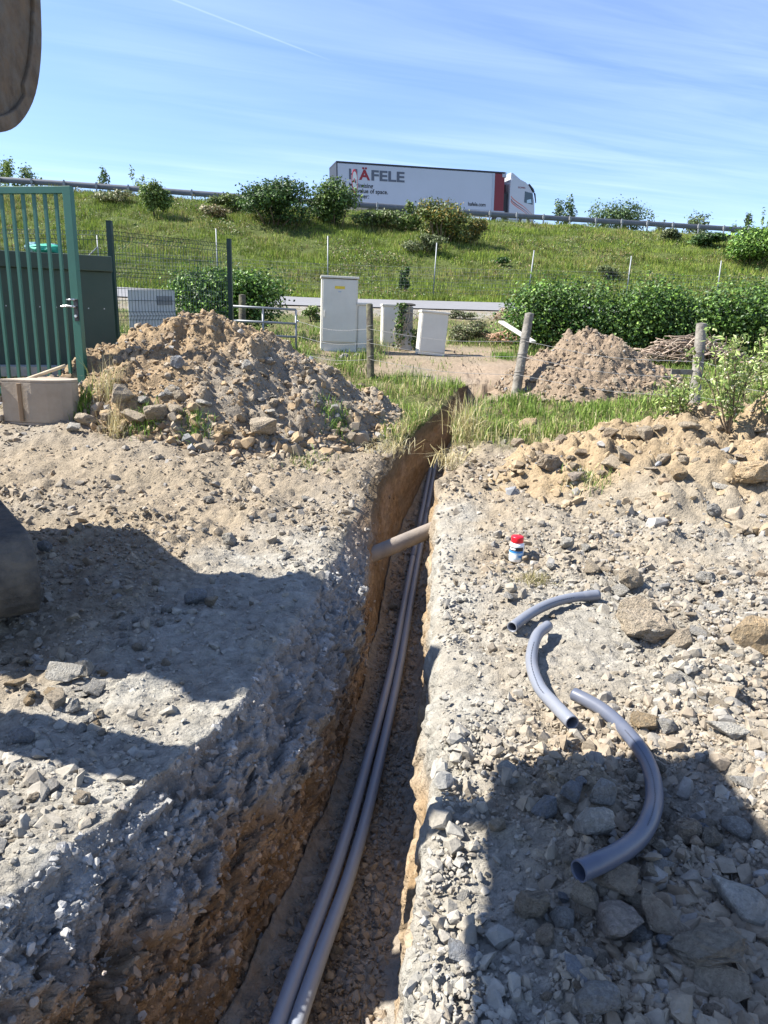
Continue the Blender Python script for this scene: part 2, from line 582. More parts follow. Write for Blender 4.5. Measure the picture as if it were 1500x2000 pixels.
M_CABD = material('beige_polyester_joint', (.30, .29, .25), .6)
M_YEL = material('yellow_sticker', (.70, .50, .03), .5, var=.2, vscale=60)
M_CONC = material('concrete', (.42, .41, .38), .9, var=.2, vscale=12, bump=.5, bscale=80)
M_GREEN = material('green_powder_coat', (.030, .125, .088), .42, var=.08, vscale=5, spec=.5)
M_GREEND = material('dark_green_powder_coat', (.008, .030, .022), .45, var=.15, vscale=5)
M_GREENBOX = material('dull_green_sheet', (.035, .065, .048), .6, var=.08, vscale=2, dirt=(.12, .12, .09), dirt_amt=.10, dscale=3)
M_GALV = material('galvanised_steel', (.50, .52, .54), .45, metal=.75, var=.12, vscale=9)
M_GALVW = material('weathered_galvanised_rail', (.12, .13, .15), .6, metal=.3, var=.15, vscale=3)
M_GALVP = material('pale_galvanised_post', (.24, .255, .27), .55, metal=.3, var=.1, vscale=5)
M_STEEL = material('handle_steel', (.55, .56, .57), .3, metal=.9)
M_WOODPOST = material('weathered_post_wood', (.15, .135, .115), .9, var=.45, vscale=14, bump=1., bscale=30, dirt=(.40, .37, .31), dirt_amt=.4, dscale=6)
M_WOODDARK = material('dark_post_wood', (.07, .06, .045), .92, var=.45, vscale=14, bump=1., bscale=30, dirt=(.22, .22, .10), dirt_amt=.4, dscale=7)
M_WOODPALE = material('pale_dry_wood', (.46, .38, .26), .8, var=.2, vscale=12, bump=.3)
M_PLANK = material('bleached_plank', (.62, .59, .54), .85, var=.25, vscale=10, bump=.4)
M_RUST = material('dusty_bucket_steel', (.12, .08, .045), .8, var=.45, vscale=22, bump=.7, bscale=40, dirt=(.15, .13, .10), dirt_amt=.7, dscale=17)
M_BUCKETD = material('mud_dried_steel', (.33, .28, .22), .85, var=.15, vscale=6, bump=.3, bscale=40, dirt=(.25, .18, .12), dirt_amt=.3, dscale=5)
M_RUBBER = material('dusty_rubber', (.045, .043, .04), .85, var=.35, vscale=9, dirt=(.17, .145, .11), dirt_amt=.7, dscale=5, bump=.9, bscale=14, bdist=.03)
M_MACH = material('machine_paint', (.60, .33, .03), .5, dirt=(.3, .26, .2), dirt_amt=.4, dscale=3)
M_MACHD = material('machine_dark', (.03, .03, .032), .6)
M_GLASS = material('dark_glass', (.03, .05, .06), .08, spec=.8)
M_TRUCKW = material('white_curtain', (.44, .48, .55), .5, var=.03, vscale=.6)
M_CABW = material('white_truck_paint', (.44, .47, .52), .35, spec=.6)
M_TRUCKB = material('black_trim', (.015, .016, .022), .5)
M_TRUCKR = material('dark_red_panel', (.17, .010, .018), .45)
M_TRUCKG = material('grey_lettering', (.085, .10, .135), .5)
M_TRUCKRL = material('red_lettering', (.25, .010, .022), .5)
M_ORANGE = material('orange_stripe', (.52, .09, .03), .4)
M_ALU = material('aluminium_edge', (.36, .40, .47), .5, metal=.3)
M_SIGNR = material('sign_red', (.65, .02, .04), .5)
M_SIGNW = material('sign_white', (.78, .78, .78), .5)
M_ASPHALT = material('asphalt', (.17, .17, .175), .9, var=.12, vscale=3, bump=.2)
M_PANEL = material('pale_blue_board', (.42, .465, .49), .5, var=.12, vscale=1.6)
M_PANELG = material('grey_plate', (.17, .19, .21), .55)
M_TARP = material('turquoise_net', (.02, .30, .20), .6, var=.45, vscale=14, bump=.8, bscale=25)
M_TARP2 = material('blue_grey_net', (.16, .30, .34), .7, var=.45, vscale=18, bump=.8, bscale=25)
M_WIRE = material('old_wire', (.24, .24, .24), .6, metal=.5)
M_STRING = material('white_bag', (.7, .7, .68), .8, var=.1)

KA = .66
TAN = np.array([.405, .335, .24]); GREY = np.array([.435, .412, .355]); CLAY = np.array([.275, .20, .135]); EARTH = np.array([.33, .27, .195])
SOD = np.array([.20, .17, .085]); TURF = np.array([.10, .125, .035]); SLATE = np.array([.285, .29, .295]); PINK = np.array([.40, .295, .21])


# ------------------------------------------------------------------ ground with its trench
def mixc(a, b, t):
    return a + (b - a) * np.asarray(t)[..., None]


def fine(x, y):
    """Relief of trampled soil, metres."""
    near = 1 - sst(y, 8.5, 12)
    yc, zc = crest(x)
    sh = np.maximum(grey_zone(x, y) * .6, sst(x, .25, .6) * (1 - sst(x, 1.05, 1.35)) * sst(y, 1.9, 2.3) * (1 - sst(y, 3.2, 3.7)) * .75)
    a = (1 - .65 * sh)
    r = .050 * a * fbm(x * 2.6, y * 2.6, 1.7, 3) * sst(y, .3, 1.3)
    r = r + .028 * a * (np.abs(fbm(x * 9, y * 9, 4.1, 2)) - .3)
    m = np.clip(.55 + 1.1 * fbm(x * 1.3, y * 1.3, 19., 2), .12, 1.25) * (1 - .55 * sh)
    r = r + m * (.040 * clods(x, y, .19, 3) * sst(y, 1.0, 2.2) + .026 * clods(x, y, .085, 17) + .012 * clods(x, y, .04, 29))
    r = r + .010 * a * fbm(x * 24, y * 24, 2.2, 2) + .006 * fbm(x * 62, y * 62, 7.7, 2)
    r = r * (1 - .45 * sst(-x, 1.2, 2.2) * sst(y, 4.8, 6))
    far = .03 * pn(x * 1.7, y * 1.7, 3.3) + .05 * sst(y, 29, 33) * pn(x * 2.2, y * 2.2, 5.5)
    road = sst(y, 20.4, 21.0) * (1 - sst(y, 27.8, 28.6))
    return (r * near + far * (1 - near)) * (1 - road)


def grey_zone(x, y):
    x = np.asarray(x, float); y = np.asarray(y, float)
    j = .22 * pn(x * 2.1, y * 2.1, 11.) + .08 * pn(x * 7, y * 7, 2.)
    lft = (x < XR(y)) * sst(x + j, XT(y) - .85, XT(y) - .50) * (1 - sst(y + j * 2, 4.0, 4.9))
    rgt = (x >= XR(y)) * (1 - sst(x + j, XR(y) + .10, XR(y) + .42)) * (1 - sst(y + j * 2, 4.6, 5.8))
    flat = sst(x + j, .35, .6) * (1 - sst(x + j, 1.0, 1.35)) * sst(y, 1.9, 2.5) * (1 - sst(y, 3.4, 4.0)) * .7
    return np.clip(np.maximum(lft + rgt, flat), 0, 1)


def grass_amount(x, y):
    """How grassy the ground is between the diggings and the road (0 to 1)."""
    x = np.asarray(x, float); y = np.asarray(y, float)
    j = .5 * pn(x * 1.3, y * 1.3, 21.) + .25 * pn(x * 4, y * 4, 8.)
    a = sst(y + j, 6.3, 7.3) * sst(x, -1.2, -.6) * (1 - sst(y + j, 9.8, 10.6) * sst(x + j, -.5, .1) * (1 - sst(x + j, 1.9, 2.4)) * (1 - sst(y + j, 13.4, 14.5)) * .85)
    l = sst(y + j, 6.4, 7.2) * (1 - sst(x, -2.6, -2.0)) * .8
    l2 = sst(y + j, 9.5, 10.5) * (1 - sst(x, -1.3, -.9))
    v = np.maximum(np.maximum(a, l), l2)
    v = v * (1 - .95 * sst(x + .3 * j, .95, 1.15) * (1 - sst(x + .3 * j, 1.9, 2.2)) * sst(y + .3 * j, 9.0, 9.4) * (1 - sst(y, 11.5, 12.)))
    v = v * (1 - sst(y, 18.3, 19.2) * .5) * (1 - sst(y, 20.6, 21.0))
    return np.clip(v, 0, 1)


def soil_color(x, y):
    n1 = fbm(x * 1.1, y * 1.1, 6., 3); n2 = fbm(x * 5, y * 5, 3., 3); n3 = pn(x * 26, y * 26, 1.)
    c = mixc(np.broadcast_to(TAN, x.shape + (3,)), EARTH, np.clip(.35 + .6 * n1 + .3 * n2, 0, 1))
    c = mixc(c, PINK, sst(y, 8.6, 10) * (1 - sst(y, 13, 15)) * .6)
    c = mixc(c, GREY, np.clip(grey_zone(x, y) * (.85 + .3 * n2), 0, 1))
    c = mixc(c, GREY * .93, np.clip(sst(x, .5, 1.) * (1 - sst(y, 4.6, 5.6)) * .55 + .4 * n1, 0, .8))
    g = grass_amount(x, y)
    c = mixc(c, mixc(np.broadcast_to(SOD, c.shape), TURF, np.clip(.5 + n1, 0, 1)), np.clip(g * 1.1 + .3 * n2 * g, 0, 1))
    c = mixc(c, np.broadcast_to(TURF * 1.05, c.shape), sst(y, 28, 29.2))
    c = mixc(c, np.broadcast_to(np.array([.33, .31, .27]), c.shape), sst(y, 18.9, 19.6) * (1 - sst(y, 22.6, 23.2)) * np.clip(.6 + n2, 0, 1))
    c = c * (1 + .22 * n3 + .12 * n2)[..., None]
    return np.clip(c * KA, .02, .9)


def build_ground():
    ys = [-2.6]
    while ys[-1] < .55: ys.append(ys[-1] + .07)
    while ys[-1] < 62:
        y = ys[-1]
        ys.append(y + max(.0028, min(y * y / 640, .0145 * y)))
    while ys[-1] < 900: ys.append(ys[-1] * 1.25)
    ys = np.array(ys); n = len(ys)
    NL, NW, NF, NR, NW2 = 290, 110, 50, 300, 44
    D = 1 - sst(ys, YEND - .12, YEND)
    xt = xedge(ys, XT, .035, 1.5); xr = xedge(ys, XR, .04, 7.5) + .012 * pn(ys * 34, 4.4); xf = xedge(ys, XF, .02, 3.1); xg = xedge(ys, XG, .02, 5.2)
    xf = np.maximum(xf, xt + .02); xg = np.minimum(xg, xr - .012); xg = np.maximum(xg, xf + .05)
    XLm = -(.64 * ys.clip(0) + 2.9) - 1.0 * (ys > 62) * ys
    XRm = .64 * ys.clip(0) + 2.9 + 1.0 * (ys > 62) * ys
    cols_x, cols_z, cols_c = [], [], []
    yy = lambda k: np.repeat(ys[:, None], k, 1)

    def outside(x):
        y = yy(x.shape[1])
        z = H(x, y) + fine(x, y)
        return z, soil_color(x, y)
    uL = np.linspace(0, 1, NL)
    xl = XLm[:, None] + (xt - XLm)[:, None] * uL[None]
    zl, cl = outside(xl)
    # the brink crumbles a little towards the trench
    uR = np.linspace(0, 1, NR)
    x2 = xr[:, None] + (XRm - xr)[:, None] * uR[None]
    z2, c2 = outside(x2)
    nz = pn(x2 * 3.1, yy(NR) * 3.1, 14.) + .6 * pn(x2 * 9, yy(NR) * 9, 4.)
    z2 = z2 - (.045 + .05 * np.clip(nz + .2, 0, 1.5)) * np.exp(-(x2 - xr[:, None]) / .07) * sst(yy(NR), .3, 1.2) * (1 - sst(yy(NR), YEND - 1, YEND))
    nz = pn(xl * 3.1, yy(NL) * 3.1, 24.) + .6 * pn(xl * 9, yy(NL) * 9, 34.)
    zl = zl - (.04 + .05 * np.clip(nz + .2, 0, 1.5)) * np.exp(-(xt[:, None] - xl) / .07) * sst(yy(NL), 3.6, 4.6) * (1 - sst(yy(NL), YEND - 1, YEND))
    ztop = zl[:, -1]; ztr = z2[:, 0]
    zf = ZFLOOR(ys) + .0
    # left wall: bevel to a lip, then the cut face
    s = np.linspace(0, 1, NW + 2)[1:-1]
    bev = table([-3, .6, 1.3, 1.75, 2.1, 2.6, 3.6, 4.3, 5, 60], [.36, .38, .36, .32, .40, .40, .34, .26, .06, .04], .15)(ys)
    bx = table([-3, .6, 1.4, 1.9, 2.3, 3, 4, 4.6, 5.2, 60], [.50, .48, .48, .66, .84, .88, .84, .6, .35, .3], .15)(ys)
    sl = .42
    fx = np.where(s[None] < sl, bx[:, None] * s[None] / sl, bx[:, None] + (1 - bx[:, None]) * (s[None] - sl) / (1 - sl))
    fz = np.where(s[None] < sl, bev[:, None] * s[None] / sl, bev[:, None] + (1 - bev[:, None]) * (s[None] - sl) / (1 - sl))
    xw = xt[:, None] + (xf - xt)[:, None] * fx
    zw = ztop[:, None] + (zf - ztop)[:, None] * fz
    y = yy(NW)
    fade = np.sin(np.clip(s, 0, 1) * pi)[None] ** .5
    near = (1 - sst(y, 3.6, 5.0))
    rock = np.abs(fbm(y * 4.2, zw * 6.5, xw * 4., 4))
    strat = fbm(y * 2.0 + zw * 1.2, zw * 11 - y * 3.2, 3.3, 3)
    wob = .35 * fbm(y * 5, zw * 5, xw * 5, 2)
    f1, r1, t1 = worley3(y / .24 + wob, zw / .13 + .5 * wob + y * 1.2, xw / .2 + wob, 3)
    f2, r2, t2 = worley3(y / .085 + wob * 2, zw / .05 + wob, xw / .075 + wob * 2, 9)
    f3, r3, t3 = worley3(y / .034, zw / .024, xw / .034, 21)
    dis = near * (.050 * (r1 - .5) + .05 * t1 + .042 * (r2 - .5) + .05 * t2 + .022 * (r3 - .4) + .015 * t3 + .05 * rock + .03 * strat) \
        + (1 - near) * (.030 * fbm(y * 2.4, zw * 3, 1., 3) + .016 * pn(y * 13, zw * 1.5, 2.) + .022 * (r2 - .5) + .012 * (r3 - .5)) + .006 * fbm(y * 30, zw * 30, 2., 2)
    xw = xw + dis * fade * np.clip((xf - xt)[:, None] * 3.2, .25, 1.)
    zw = zw + near * fade * (.03 * (r1 - .5) + .035 * (r2 - .5) + .03 * t2 + .018 * (r3 - .4) + .02 * fbm(y * 7, xw * 9, zw * 7, 2))
    dep = (ztop[:, None] - zw) + .10 * fbm(y * 1.6, zw * 2.0, 3., 3) + .05 * (y - 2)*(y<2)
    gth = table([-3, .6, 1.2, 1.6, 2.0, 2.4, 3.6, 4.4, 60], [.02, .03, .05, .08, .20, .34, .30, .2, .1], .12)(ys)[:, None]
    gl = (1 - sst(dep, gth, gth + .14)) * (1 - sst(y, 4.0, 5.2))
    gl = np.clip(gl + .5 * (r1 - .62) * (dep < .6), 0, 1)
    nn = fbm(y * 3, zw * 7, xw * 3., 4); n6 = fbm(y * 11, zw * 15, xw * 9, 2)
    cw = mixc(np.broadcast_to(CLAY, xw.shape + (3,)), np.array([.215, .14, .08]), np.clip(.45 + nn, 0, 1))
    cw = mixc(cw, np.array([.37, .26, .15]), np.clip(n6 * 1.1 - .1, 0, .6))
    cw = mixc(cw, np.array([.26, .255, .24]), np.clip(gl * (1 + .3 * nn), 0, 1))
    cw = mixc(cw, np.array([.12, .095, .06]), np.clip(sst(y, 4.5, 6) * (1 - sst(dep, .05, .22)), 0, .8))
    cw = cw * (1 + .25 * pn(y * 30, zw * 30, xw * 30) + .35 * (r2 - .5) * near + .2 * (r3 - .5))[..., None]
    global WALL
    WALL = (xw.copy(), y.copy(), zw.copy(), cw.copy(), near * np.ones_like(xw))
    # floor
    s = np.linspace(0, 1, NF + 2)[1:-1]
    xfl = xf[:, None] + (xg - xf)[:, None] * s[None]
    y = yy(NF)
    zfl = zf[:, None] + .022 * fbm(xfl * 6, y * 6, 4., 3) + .010 * fbm(xfl * 28, y * 28, 1., 2) + .05 * (np.abs(s[None] - .5) * 2) ** 6
    cfl = mixc(np.broadcast_to(np.array([.27, .21, .15]), xfl.shape + (3,)), np.array([.27, .245, .205]), np.clip(.5 + fbm(xfl * 5, y * 5, 2., 3), 0, 1)) * (1 + .25 * pn(xfl * 30, y * 30, 2.))[..., None]
    # right wall, from foot to lip
    s = np.linspace(0, 1, NW2 + 2)[1:-1]
    y = yy(NW2)
    xw2 = xg[:, None] + (xr - xg)[:, None] * s[None] ** 1.6
    zw2 = zf[:, None] + (ztr - zf)[:, None] * s[None]
    fade = np.sin(s * pi)[None] ** .5
    _f, rA, tA = worley3(y / .12, zw2 / .09, xw2 / .12, 5)
    xw2 = xw2 + fade * (.035 * (rA - .5) + .03 * tA + .020 * fbm(y * 3.2, zw2 * 6, 5., 3) + .008 * fbm(y * 24, zw2 * 24, 2., 2)) - .03 * np.clip(fbm(y * 1.7, zw2 * 3., 8., 2), 0, 1) * fade
    dep = ztr[:, None] - zw2 + .05 * fbm(y * 3, zw2 * 3, 1., 2)
    nn = fbm(y * 3, zw2 * 6, 2., 3)
    cw2 = mixc(np.broadcast_to(np.array([.33, .26, .18]), xw2.shape + (3,)), np.array([.26, .18, .10]), np.clip(.4 + nn, 0, 1))
    cw2 = mixc(cw2, KA * GREY, np.clip((1 - sst(dep, .05, .22)) * (1 - sst(y, 4.3, 5.5)), 0, 1))
    cw2 = cw2 * (1 + .22 * pn(y * 30, zw2 * 30, 2.))[..., None]
    # close the trench at its far end
    for zz, xx, cc in ((zw, xw, cw), (zfl, xfl, cfl), (zw2, xw2, cw2)):
        yq = yy(zz.shape[1])
        g = H(xx, yq) + fine(xx, yq)
        k = D[:, None]
        zz[:] = zz * k + g * (1 - k)
        cc[:] = mixc(soil_color(xx, yq), cc, np.broadcast_to(k, xx.shape))
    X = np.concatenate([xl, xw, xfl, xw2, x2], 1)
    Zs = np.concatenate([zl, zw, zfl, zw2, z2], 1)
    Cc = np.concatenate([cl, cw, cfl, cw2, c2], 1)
    # the far side pit where the trench turns off to the right
    Yg = np.repeat(ys[:, None], X.shape[1], 1)
    pit = sst(X, 1.30, 1.42) * (1 - sst(X, 1.72, 1.80)) * sst(Yg, 9.55, 9.72) * (1 - sst(Yg, 10.0, 10.2))
    Zs = Zs - .45 * pit
    Cc = mixc(Cc, np.array([.33, .215, .13]), np.clip(pit * 1.2, 0, 1))
    m = X.shape[1]
    V = np.stack([X, Yg, Zs], -1).reshape(-1, 3)
    i = np.arange(n - 1)[:, None] * m + np.arange(m - 1)[None]
    q = np.stack([i, i + 1, i + m + 1, i + m], -1).reshape(-1, 4)
    o = mesh_np('ground', V, [q], M_SOIL, col=Cc.reshape(-1, 3), smooth=True)
    tag(o, kind='structure')
    return o


build_ground()


def strip(name, m, xs, y0, y1, lift, ny=5, zf=None):
    xs = np.asarray(xs, float)
    V, n = [], len(xs)
    for k in range(ny):
        t = k / (ny - 1)
        y = y0 + (y1 - y0) * t
        yv = np.broadcast_to(y, xs.shape)
        z = (zf(xs, yv) if zf else H(xs, yv)) + lift
        V.append(np.stack([xs, yv, z], -1))
    V = np.concatenate(V)
    i = np.arange(ny - 1)[:, None] * n + np.arange(n - 1)[None]
    q = np.stack([i, i + 1, i + n + 1, i + n], -1).reshape(-1, 4)
    return tag(mesh_np(name, V, [q], m, smooth=True), kind='structure')


strip('road', M_ASPHALT, np.linspace(-40, 60, 140), 21.2, 27.7, .035, 14)
_hx = np.linspace(-40, 45, 60)
_hy, _hz = crest(_hx)
strip('highway', M_ASPHALT, _hx, _hy + 1.6, _hy + 13.5, .12, 6, lambda x, y: np.maximum(crest(x)[1], H(x, y)))


# ------------------------------------------------------------------ stones
def hull_shape(seed, npts=16, flat=1.0, long=1.0, cut=.25, boxy=0.0):
    r = np.random.default_rng(seed)
    p = r.normal(size=(npts, 3)); p /= np.linalg.norm(p, axis=1)[:, None]
    if boxy: p /= np.abs(p).max(1)[:, None] ** boxy
    p *= (1 - cut * r.random((npts, 1)))
    p *= np.array([long, 1, flat])
    bm = bmesh.new()
    for q in p: bm.verts.new(q)
    bmesh.ops.convex_hull(bm, input=bm.verts)
    bmesh.ops.delete(bm, geom=[v for v in bm.verts if not v.link_faces], context='VERTS')
    bmesh.ops.triangulate(bm, faces=bm.faces)
    bm.verts.index_update()
    V = np.array([v.co for v in bm.verts]); T = np.array([[v.index for v in f.verts] for f in bm.faces])
    bm.free()
    V -= (V.max(0) + V.min(0)) / 2
    V /= np.abs(V).max()
    return V, T


PEB = [hull_shape(100 + i, 12 + 2 * (i % 5), flat=.5 + .11 * (i % 5), long=1 + .15 * (i % 4), cut=.18 + .04 * (i % 4)) for i in range(24)]


def rotmats(n, r, tilt=.6):
    a = r.random(n) * 2 * pi; b = r.normal(size=n) * tilt; c = r.normal(size=n) * tilt
    ca, sa, cb, sb, cc, sc = np.cos(a), np.sin(a), np.cos(b), np.sin(b), np.cos(c), np.sin(c)
    Rz = np.zeros((n, 3, 3)); Rz[:, 0, 0] = ca; Rz[:, 0, 1] = -sa; Rz[:, 1, 0] = sa; Rz[:, 1, 1] = ca; Rz[:, 2, 2] = 1
    Rx = np.zeros((n, 3, 3)); Rx[:, 1, 1] = cb; Rx[:, 1, 2] = -sb; Rx[:, 2, 1] = sb; Rx[:, 2, 2] = cb; Rx[:, 0, 0] = 1
    Ry = np.zeros((n, 3, 3)); Ry[:, 0, 0] = cc; Ry[:, 0, 2] = sc; Ry[:, 2, 0] = -sc; Ry[:, 2, 2] = cc; Ry[:, 1, 1] = 1
    return Rz @ Rx @ Ry


def scatter(name, pos, size, color, sink=.25, seed=1, parent=None, mat=None):
    """Merge many small stones into one mesh."""
    r = np.random.default_rng(seed)
    n = len(pos)
    Rm = rotmats(n, r)
    kind = r.integers(0, len(PEB), n)
    Vs, Fs, Cs, base = [], [], [], 0
    for k, (v, t) in enumerate(PEB):
        idx = np.where(kind == k)[0]
        if not len(idx): continue
        vv = np.einsum('nij,vj->nvi', Rm[idx], v) * size[idx][:, None, None] + pos[idx][:, None, :]
        vv[:, :, 2] += (size[idx] * (.55 - sink))[:, None]
        Vs.append(vv.reshape(-1, 3))
        Fs.append((t[None] + (base + np.arange(len(idx)) * len(v))[:, None, None]).reshape(-1, 3))
        Cs.append(np.repeat(color[idx], len(v), 0))
        base += len(idx) * len(v)
    return mesh_np(name, np.concatenate(Vs), [np.concatenate(Fs)], mat or M_STONE, col=np.concatenate(Cs), parent=parent)


def stone_palette(n, r, grey=.4, tan=.4):
    c = np.empty((n, 3))
    u = r.random(n)
    g = u < grey; t = (u >= grey) & (u < grey + tan); b = u >= grey + tan
    c[g] = np.array([.385, .365, .33]); c[t] = np.array([.42, .35, .26]); c[b] = np.array([.34, .255, .17])
    s = u * 7 % 1
    c[g & (s < .3)] = SLATE
    return np.clip(c * KA * (.75 + .5 * r.random((n, 1))), .03, .75)


def in_trench(x, y, m=0.0):
    return (x > XT(y) - m) & (x < XR(y) + m) & (y < YEND)


def rubble_field():
    r = np.random.default_rng(42)
    n = 300000
    # denser close up, evenly spread across the view
    inv = r.uniform(1 / 8.2, 1 / .95, n) ** 1.0
    y = 1 / inv
    x = r.uniform(-1, 1, n) * (.62 * y + .55)
    keep = ~in_trench(x, y, .01)
    cl = fbm(x * 1.6, y * 1.6, 31., 3)
    gz = grey_zone(x, y); ga = grass_amount(x, y)
    flat = sst(x, .45, .65) * (1 - sst(x, .95, 1.15)) * sst(y, 2.1, 2.4) * (1 - sst(y, 3.1, 3.5))
    dens = np.clip(.45 + .75 * cl, .10, 1) * (1 - .6 * gz) * (1 - .8 * ga) * (1 - .85 * flat)
    dens = dens + (.35 + .3 * cl) * sst(x, XR(y) + .25, XR(y) + .6) * (1 - sst(y, 4.2, 5.2)) * (1 - flat)
    dens *= 1 - .3 * sst(-x, 1., 2.) * sst(y, 4.8, 5.6) * (1 - sst(y, 6.0, 6.6))
    dens = dens * (1 - .5 * (x < 0) * (1 - sst(y, 3.2, 3.9)))
    keep &= r.random(n) < dens * .62
    x, y = x[keep], y[keep]; n = len(x)
    s = .0042 * (1 + y * .22) * r.pareto(2.6, n).clip(0, 5) + .0032 + .0009 * y
    s = np.clip(s, 0, .028 + .002 * y)
    z = H(x, y) + fine(x, y)
    pal = stone_palette(n, r, .42, .38)
    lowr = (x > .3) & (y < 2.7) & (r.random(n) < .55)
    pal[lowr] = stone_palette(int(lowr.sum()), r, .12, .40)
    g = grey_zone(x, y)
    pal = mixc(pal, KA * GREY * (.9 + .3 * r.random((n, 1))), np.clip(g, 0, 1) * .6)
    pal = mixc(pal, KA * EARTH * 1.05, (r.random(n) < .25) * .8)
    pal = mixc(pal, soil_color(x, y) * (.85 + .35 * r.random((n, 1))), .25 + .5 * r.random(n))
    tag(scatter('rubble', np.stack([x, y, z], -1), s, pal, .46, 5), 'loose gravel and crumbs of earth over the dug ground', 'rubble', kind='stuff')
    # trench floor
    n = 15000
    y = 1 / r.uniform(1 / 9.5, 1 / 1.05, n); u = r.random(n)
    x = XF(y) + (XG(y) - XF(y)) * u
    s = (.0034 + .0010 * y) * (.5 + r.pareto(2.6, n).clip(0, 3.2))
    z = ZFLOOR(y) + .022 * fbm(x * 6, y * 6, 4., 3) + .004
    tag(scatter('rubble', np.stack([x, y, z], -1), s, mixc(stone_palette(n, r, .3, .35), np.array([.25, .20, .145]), .3 + .5 * r.random(n)), .42, 6), 'small stones scattered along the trench floor', 'rubble', kind='stuff')


rubble_field()


def wall_stones():
    r = np.random.default_rng(12)
    x, y, z, c, nr = WALL
    ok = np.argwhere((y > .9) & (y < 6.5))
    w = (.25 + nr[ok[:, 0], ok[:, 1]]) / y[ok[:, 0], ok[:, 1]] ** .3
    k = ok[r.choice(len(ok), 8000, p=w / w.sum())]
    p = np.stack([x[k[:, 0], k[:, 1]], y[k[:, 0], k[:, 1]], z[k[:, 0], k[:, 1]]], -1)
    n = len(p)
    s = np.clip(.003 + .0035 * r.pareto(1.9, n), 0, .017) * (.7 + .15 * p[:, 1])
    p[:, 0] -= s * .1
    col = c[k[:, 0], k[:, 1]] * r.uniform(.7, 1.45, (n, 1))
    g = r.random(n) < .3
    col[g] = mixc(col[g], np.array([.27, .265, .25]), .6)
    tag(scatter('rubble', p, s, np.clip(col, .02, .6), .55, 8), 'broken stones stuck in the cut face of the trench', 'rubble', kind='stuff')


wall_stones()
ROCKS = {}


def rock_mesh(kind, seed):
    key = (kind, seed)
    if key in ROCKS: return ROCKS[key]
    fl, lg, cut = {'block': (.78, 1.15, .22), 'slab': (.30, 1.5, .25), 'shard': (.42, 1.9, .35), 'clod': (.72, 1.2, .30)}[kind]
    V, T = hull_shape(900 + seed * 7 + len(kind), {'block': 21, 'slab': 17, 'shard': 12, 'clod': 44}[kind], fl, lg, cut, {'block': .8, 'slab': .7, 'shard': .5, 'clod': .2}[kind])
    bm = bmesh.new()
    vs = [bm.verts.new(v) for v in V]
    for t in T: bm.faces.new([vs[i] for i in t])
    bmesh.ops.dissolve_limit(bm, angle_limit=radians(9 if kind != 'clod' else 1), verts=bm.verts, edges=bm.edges)
    bmesh.ops.bevel(bm, geom=list(bm.edges), offset=.07 if kind != 'clod' else .03, segments=1, affect='EDGES', clamp_overlap=True)
    bmesh.ops.triangulate(bm, faces=bm.faces)
    bmesh.ops.subdivide_edges(bm, edges=[e for e in bm.edges if e.calc_length() > .28], cuts=2, use_grid_fill=True)
    bmesh.ops.triangulate(bm, faces=bm.faces)
    co = np.array([v.co for v in bm.verts])
    amp = {'block': .085, 'slab': .05, 'shard': .04, 'clod': .15}[kind]
    d = fbm(co[:, 0] * 2.6 + seed, co[:, 1] * 2.6, co[:, 2] * 2.6, 4) * amp
    d = d + (np.abs(fbm(co[:, 0] * 7 + seed, co[:, 1] * 7, co[:, 2] * 7, 2)) * amp * .6 if kind == 'clod' else 0)
    for v, q in zip(bm.verts, d):
        v.co += v.co.normalized() * q
    me = bpy.data.meshes.new('stone')
    bm.to_mesh(me); bm.free()
    co = np.array([v.co for v in me.vertices])
    ROCKS[key] = me
    return me


RCOL = {'slate': (.29, .305, .325), 'grey': (.375, .36, .33), 'pale': (.50, .475, .42), 'tan': (.43, .355, .26), 'brown': (.36, .285, .205), 'ochre': (.43, .315, .185), 'earth': (.31, .26, .195), 'pinkish': (.42, .345, .28)}
_colmesh = {}


def rock(pos, w, kind='block', color='tan', seed=0, rz=0., tilt=0., label=None, group=None, hs=1.0, sink=.22, name='stone'):
    key = (kind, seed % 9, color)
    if key not in _colmesh:
        me = rock_mesh(kind, seed % 9).copy()
        me.name = 'stone'
        a = me.color_attributes.new('Col', 'FLOAT_COLOR', 'POINT')
        c = np.ones((len(me.vertices), 4), np.float32)
        c[:, :3] = np.array(RCOL[color]) * 1.06
        a.data.foreach_set('color', c.ravel())
        me.materials.append(M_ROCK)
        _colmesh[key] = me
    me = _colmesh[key]
    o = bpy.data.objects.new(name, me)
    COL.objects.link(o)
    s = w / 2
    hz = {'block': .72, 'slab': .32, 'shard': .42, 'clod': .7}[kind]
    o.scale = (s, s * (.9 if kind in ('block', 'clod') else .95), s * hs)
    o.rotation_euler = (tilt, tilt * .5, rz)
    o.location = (pos[0], pos[1], pos[2] + s * hz * hs * (1 - 2 * sink) + abs(sin(tilt)) * s * .3)
    tag(o, label, 'stone', group)
    return o


# ------------------------------------------------------------------ spoil heaps
HEAPS = []


def heap_z(h, x, y):
    cx, cy, rx, ry, rot, Ht, pw, seed, skew = h
    ca, sa = cos(rot), sin(rot)
    dx, dy = x - cx, y - cy
    a, b = (dx * ca + dy * sa) / rx, (-dx * sa + dy * ca) / ry
    th = np.arctan2(b, a)
    rr = np.sqrt(a * a + b * b) / (1 + .16 * pn(np.cos(th) * 1.6 + seed, np.sin(th) * 1.6, seed) + .05 * pn(np.cos(th) * 6 + seed, np.sin(th) * 6, 2.))
    pk = np.clip(1 - rr, 0, 1)
    prof = 1 - np.sqrt((1 - pk) ** 2 * .9 + .03) / np.sqrt(.93)
    prof = np.where(rr < 1.02, np.maximum(prof, -.02), -.02)
    z = Ht * np.clip(prof, 0, 1) ** pw
    return z, rr


